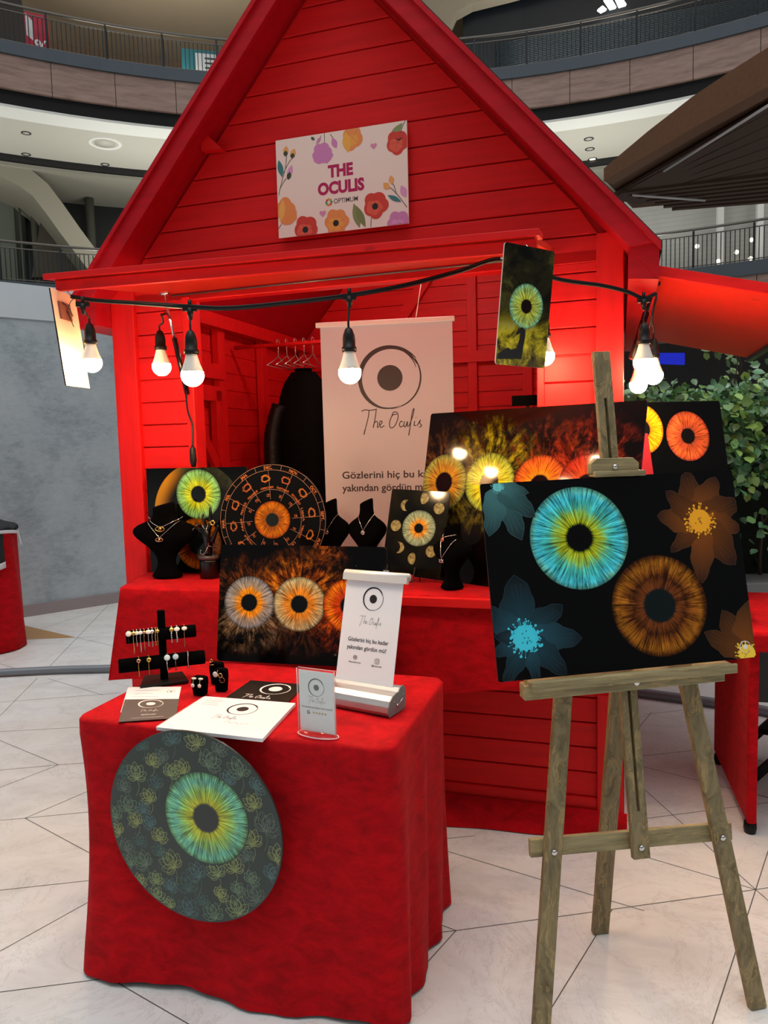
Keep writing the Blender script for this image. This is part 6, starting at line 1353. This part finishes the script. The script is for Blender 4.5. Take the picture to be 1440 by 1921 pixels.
e_ = thing('charm_earring', 'large pale disc earring on the front velvet block', 'earring', p2 - DX * .009 - DY * (r2 * .62) + Vector((0, 0, h2 - .014)), YAW); b = MB(); b.lathe([(.0085, -.001), (.009, 0), (.007, .001)], 18, M=Matrix.Translation((-.002, -.003, -.002)) @ Matrix.Rotation(pi / 2, 4, 'X')); b.build('disc', M['pearl'], e_); b = MB(); b.tube([(.004, -.003, .004), (.008, -.003, .012)], .0012, 6); b.build('link', M['gold'], e_)
e_ = thing('hoop_earring', 'small gold hoop hanging on the front velvet block', 'earring', p2 + DX * .006 - DY * (r2 * .62) + Vector((0, 0, h2 - .018)), YAW); b = MB(); torus(b, (0, -.003, 0), .0062, .0016); b.build('hoop', M['gold'], e_)
e_ = thing('dark_ring', 'thin dark ring hanging lowest on the front velvet block', 'ring', p2 + DX * .012 - DY * (r2 * .62) + Vector((0, 0, h2 - .032)), YAW); b = MB(); torus(b, (0, -.003, 0), .0082, .0009); b.build('band', M['rose'], e_)
e_ = thing('gold_ring', 'gold ring on top of the rear velvet block', 'ring', p3 - DX * .008 - DY * (r3 * .6) + Vector((0, 0, h3 + .002)), YAW); b = MB(); torus(b, (-.002, -.002, .006), .0048, .0012); b.tube([(-.008, -.004, -.008), (.008, -.004, -.006)], .0016, 6); b.build('band', M['gold'], e_)

# ================================================================== PAPERS ON THE TABLE
def sheet(name, label, cat, px, z, th, mat, paint=None, edge=None, r=None, mats=None):
    P = [PZ(x, y, z + th) for x, y in px]; c = sum(P, Vector()) / 4; c.z = z; ex = ((P[1] - P[0]) + (P[2] - P[3])).normalized(); an = atan2(ex.y, ex.x)
    w_ = ((P[1] - P[0]).length + (P[2] - P[3]).length) / 2; h_ = ((P[3] - P[0]).length + (P[2] - P[1]).length) / 2; ey = ((P[0] - P[3]) + (P[1] - P[2])).normalized()
    t = thing(name, label, cat, c, an); b = MB(); q = [((p - c).dot(Vector((cos(an), sin(an), 0))), (p - c).dot(Vector((-sin(an), cos(an), 0)))) for p in P]
    b.prism(q[::-1], 0, th, axes='xy'); o = b.build('sheets', mat, t)
    if paint:
        I = Ink(0); I.y = 0; paint(I, w_, h_); I.y = 0
        vs = I.v; q0, q1, q2, q3 = q
        def bil(x, zz):  # x,z in -w/2..w/2, 0..h -> face of the sheet
            u = x / w_ + .5; v = zz / h_; return tuple((q3[k] * (1 - u) + q2[k] * u) * (1 - v) + (q0[k] * (1 - u) + q1[k] * u) * v for k in (0, 1))
        I.v = [(*bil(x, zz), th - y * 1.0 + .0003) for x, y, zz in vs]; I.build('print', M['ink'], t)
    return t
GRY = srgb(150, 152, 156)
def pt_white(I, w_, h_):
    for k, (a, b_) in enumerate(((.16, .6), (.16, .5), (.13, .62), (.2, .72))): z = h_ * (.84 - k * .13); I.poly([(-w_ / 2 + w_ * a, z), (-w_ / 2 + w_ * b_, z), (-w_ / 2 + w_ * b_, z + .002), (-w_ / 2 + w_ * a, z + .002)], GRY)
    eyelogo(I, (w_ * .33, h_ * .78), w_ * .075, srgb(90, 90, 90), .35)
sheet('white_leaflet', 'white leaflet with small eye logo lying under the grey one', 'leaflet', ((240, 1289), (340, 1288), (330, 1334), (226, 1336)), TT, .0012, M['white'], pt_white)
def pt_grey(I, w_, h_):
    W = srgb(236, 232, 226); eyelogo(I, (0, h_ * .76), h_ * .2, W, .38, 1.0); script(I, (0, h_ * .40), w_ * .32, W, .05); I.text('HEDİYE KARTI', (0, h_ * .22), .011, W, .01, width=w_ * .26)
    I.poly([(-w_ * .3, h_ * .1), (w_ * .28, h_ * .1), (w_ * .28, h_ * .115), (-w_ * .3, h_ * .115)], srgb(190, 186, 180))
sheet('grey_leaflet', 'dark grey gift leaflet with white eye logo on the left of the table', 'leaflet', ((234, 1312), (336, 1311), (329, 1347), (222, 1354)), TT + .0014, .0012, plain('warm_grey_card', srgb(96, 88, 84), .4), pt_grey)
def pt_black(I, w_, h_):
    W = srgb(236, 234, 232); eyelogo(I, (w_ * .10, h_ * .66), h_ * .26, W, .45); script(I, (-w_ * .04, h_ * .18), w_ * .46, W, .07)
sheet('black_booklet', 'black booklet with white eye logo behind the white notebook', 'booklet', ((470, 1276), (572, 1284), (535, 1322), (418, 1312)), TT, .004, plain('black_cover', srgb(22, 20, 20), .3), pt_black)
def pt_note(I, w_, h_):
    eyelogo(I, (w_ * .05, h_ * .70), h_ * .17, srgb(30, 30, 32), .40); script(I, (-w_ * .02, h_ * .40), w_ * .24, srgb(110, 110, 116), .05)
    I.spline([(w_ * x, h_ * z) for x, z in ((.02, .30), (.06, .33), (.09, .29), (.13, .32), (.17, .28), (.22, .32), (.27, .29))], .0012, srgb(150, 150, 156), 4)
    for k in range(4): z = h_ * (.93 - .06 * k); I.disc((-w_ * .40, z), .0028, GRY, 8); I.poly([(-w_ * .38, z - .001), (-w_ * (.26 - .03 * (k % 2)), z - .001), (-w_ * (.26 - .03 * (k % 2)), z + .001), (-w_ * .38, z + .001)], GRY)
nb = sheet('spiral_notebook', 'white spiral bound notebook with black eye logo at the table front', 'notebook', ((384, 1306), (554, 1319), (492, 1386), (293, 1364)), TT + .0002, .009, plain('notebook_paper', srgb(236, 236, 240), .5), pt_note)
b = MB(); P0_, P1_ = PZ(382, 1307, TT + .009), PZ(294, 1363, TT + .009); mi_ = nb.matrix_world.inverted() if 0 else (Matrix.Translation(nb.location) @ Matrix.Rotation(nb.rotation_euler.z, 4, 'Z')).inverted()
for k in range(34): c = mi_ @ P0_.lerp(P1_, (k + .5) / 34); dd = (mi_.to_3x3() @ (P1_ - P0_)).normalized(); sd_ = Vector((-dd.y, dd.x, 0)); b.tube([c + sd_ * (.0045 * cos(a)) + Vector((0, 0, .0045 * sin(a) - .004)) for a in [2 * pi * j / 10 for j in range(10)]], .0007, 4, 0, True)
b.build('spiral_wire', M['white_plastic'], nb)

# ================================================================== EASEL
EZ = thing('easel', 'tall three legged weathered pine easel holding the wide two eye picture', 'easel', (.62, 1.872, 0), radians(8.2))
def ey(z, off=0.0): return -.066 + .14 * z + off
NU = (0, -1, .14)
def plank(name, x0, z0, x1, z1, wd, th, off, mat=None, bevel=.003):
    b = MB(); b.bar((x0, ey(z0, off), z0), (x1, ey(z1, off), z1), wd, th, NU); return b.build(name, mat or M['pine'], EZ, bevel=bevel)
plank('leg', .322, .0, .102, 1.38, .046, .022, 0); plank('leg', -.274, .0, -.091, 1.38, .046, .022, 0)
b = MB(); b.bar((.048, .295, 0), (.09, .165, 1.36), .05, .022, (0, -1, .1)); b.build('leg', M['pine'], EZ, bevel=.003)
plank('crossbar', -.268, .4565, .293, .4465, .046, .018, .021, M['pine_x'])
def mx_at(z): return -.003 + .025 * (1.735 - z) / (1.735 - .421)
b = MB(); md_ = -.004
for s_ in (-1, 1): b.bar((mx_at(.415) + s_ * .0135, ey(.415, md_), .415), (mx_at(1.735) + s_ * .0135, ey(1.735, md_), 1.735), .019, .018, NU)
b.bar((mx_at(.415), ey(.415, md_), .415), (mx_at(.535), ey(.535, md_), .535), .045, .0178, NU); b.bar((mx_at(1.61), ey(1.61, md_), 1.61), (mx_at(1.735), ey(1.735, md_), 1.735), .045, .0178, NU)
b.bar((mx_at(.54), ey(.54, .003), .54), (mx_at(1.61), ey(1.61, .003), 1.61), .012, .003, NU); b.build('mast', M['pine'], EZ, bevel=.002)
LR = Matrix.Rotation(radians(-1.2), 4, 'Y')
pb = MB(); pb.box2((-.266, -.004, .860), (.276, .036, .898), M=LR); pb.build('ledge_support', M['pine_x'], EZ, bevel=.002)
pb = MB(); pb.box2((-.256, -.030, .896), (.291, .034, .9085), M=LR); pb.box2((-.256, -.036, .890), (.291, -.028, .915), M=LR); pb.build('ledge', M['pine_x'], EZ, bevel=.002)
b = MB(); cx_ = mx_at(1.42); b.prism([(cx_ - .067, 1.412), (cx_ + .067, 1.412), (cx_ + .067, 1.438), (cx_ + .05, 1.452), (cx_ - .05, 1.452), (cx_ - .067, 1.438)], .098, .124); b.box2((cx_ - .062, .082, 1.404), (cx_ + .078, .124, 1.419)); b.build('top_clamp', M['pine_x'], EZ, bevel=.002)
def bolt(x, z, y):
    b = MB(); b.lathe([(.0085, 0), (.0075, .003), (.004, .0048), (.0006, .0055)], 16, M=Matrix.Translation((x, y, z)) @ Matrix.Rotation(pi / 2, 4, 'X')); b.build('bolt', M['chrome'], EZ)
bolt(-.2135, .456, ey(.456) - .012); bolt(.2505, .447, ey(.447) - .012); bolt(mx_at(.445), .445, ey(.445) - .014); bolt(mx_at(.88), .880, -.004); bolt(cx_, 1.428, .098)
bpy.context.view_layer.update()
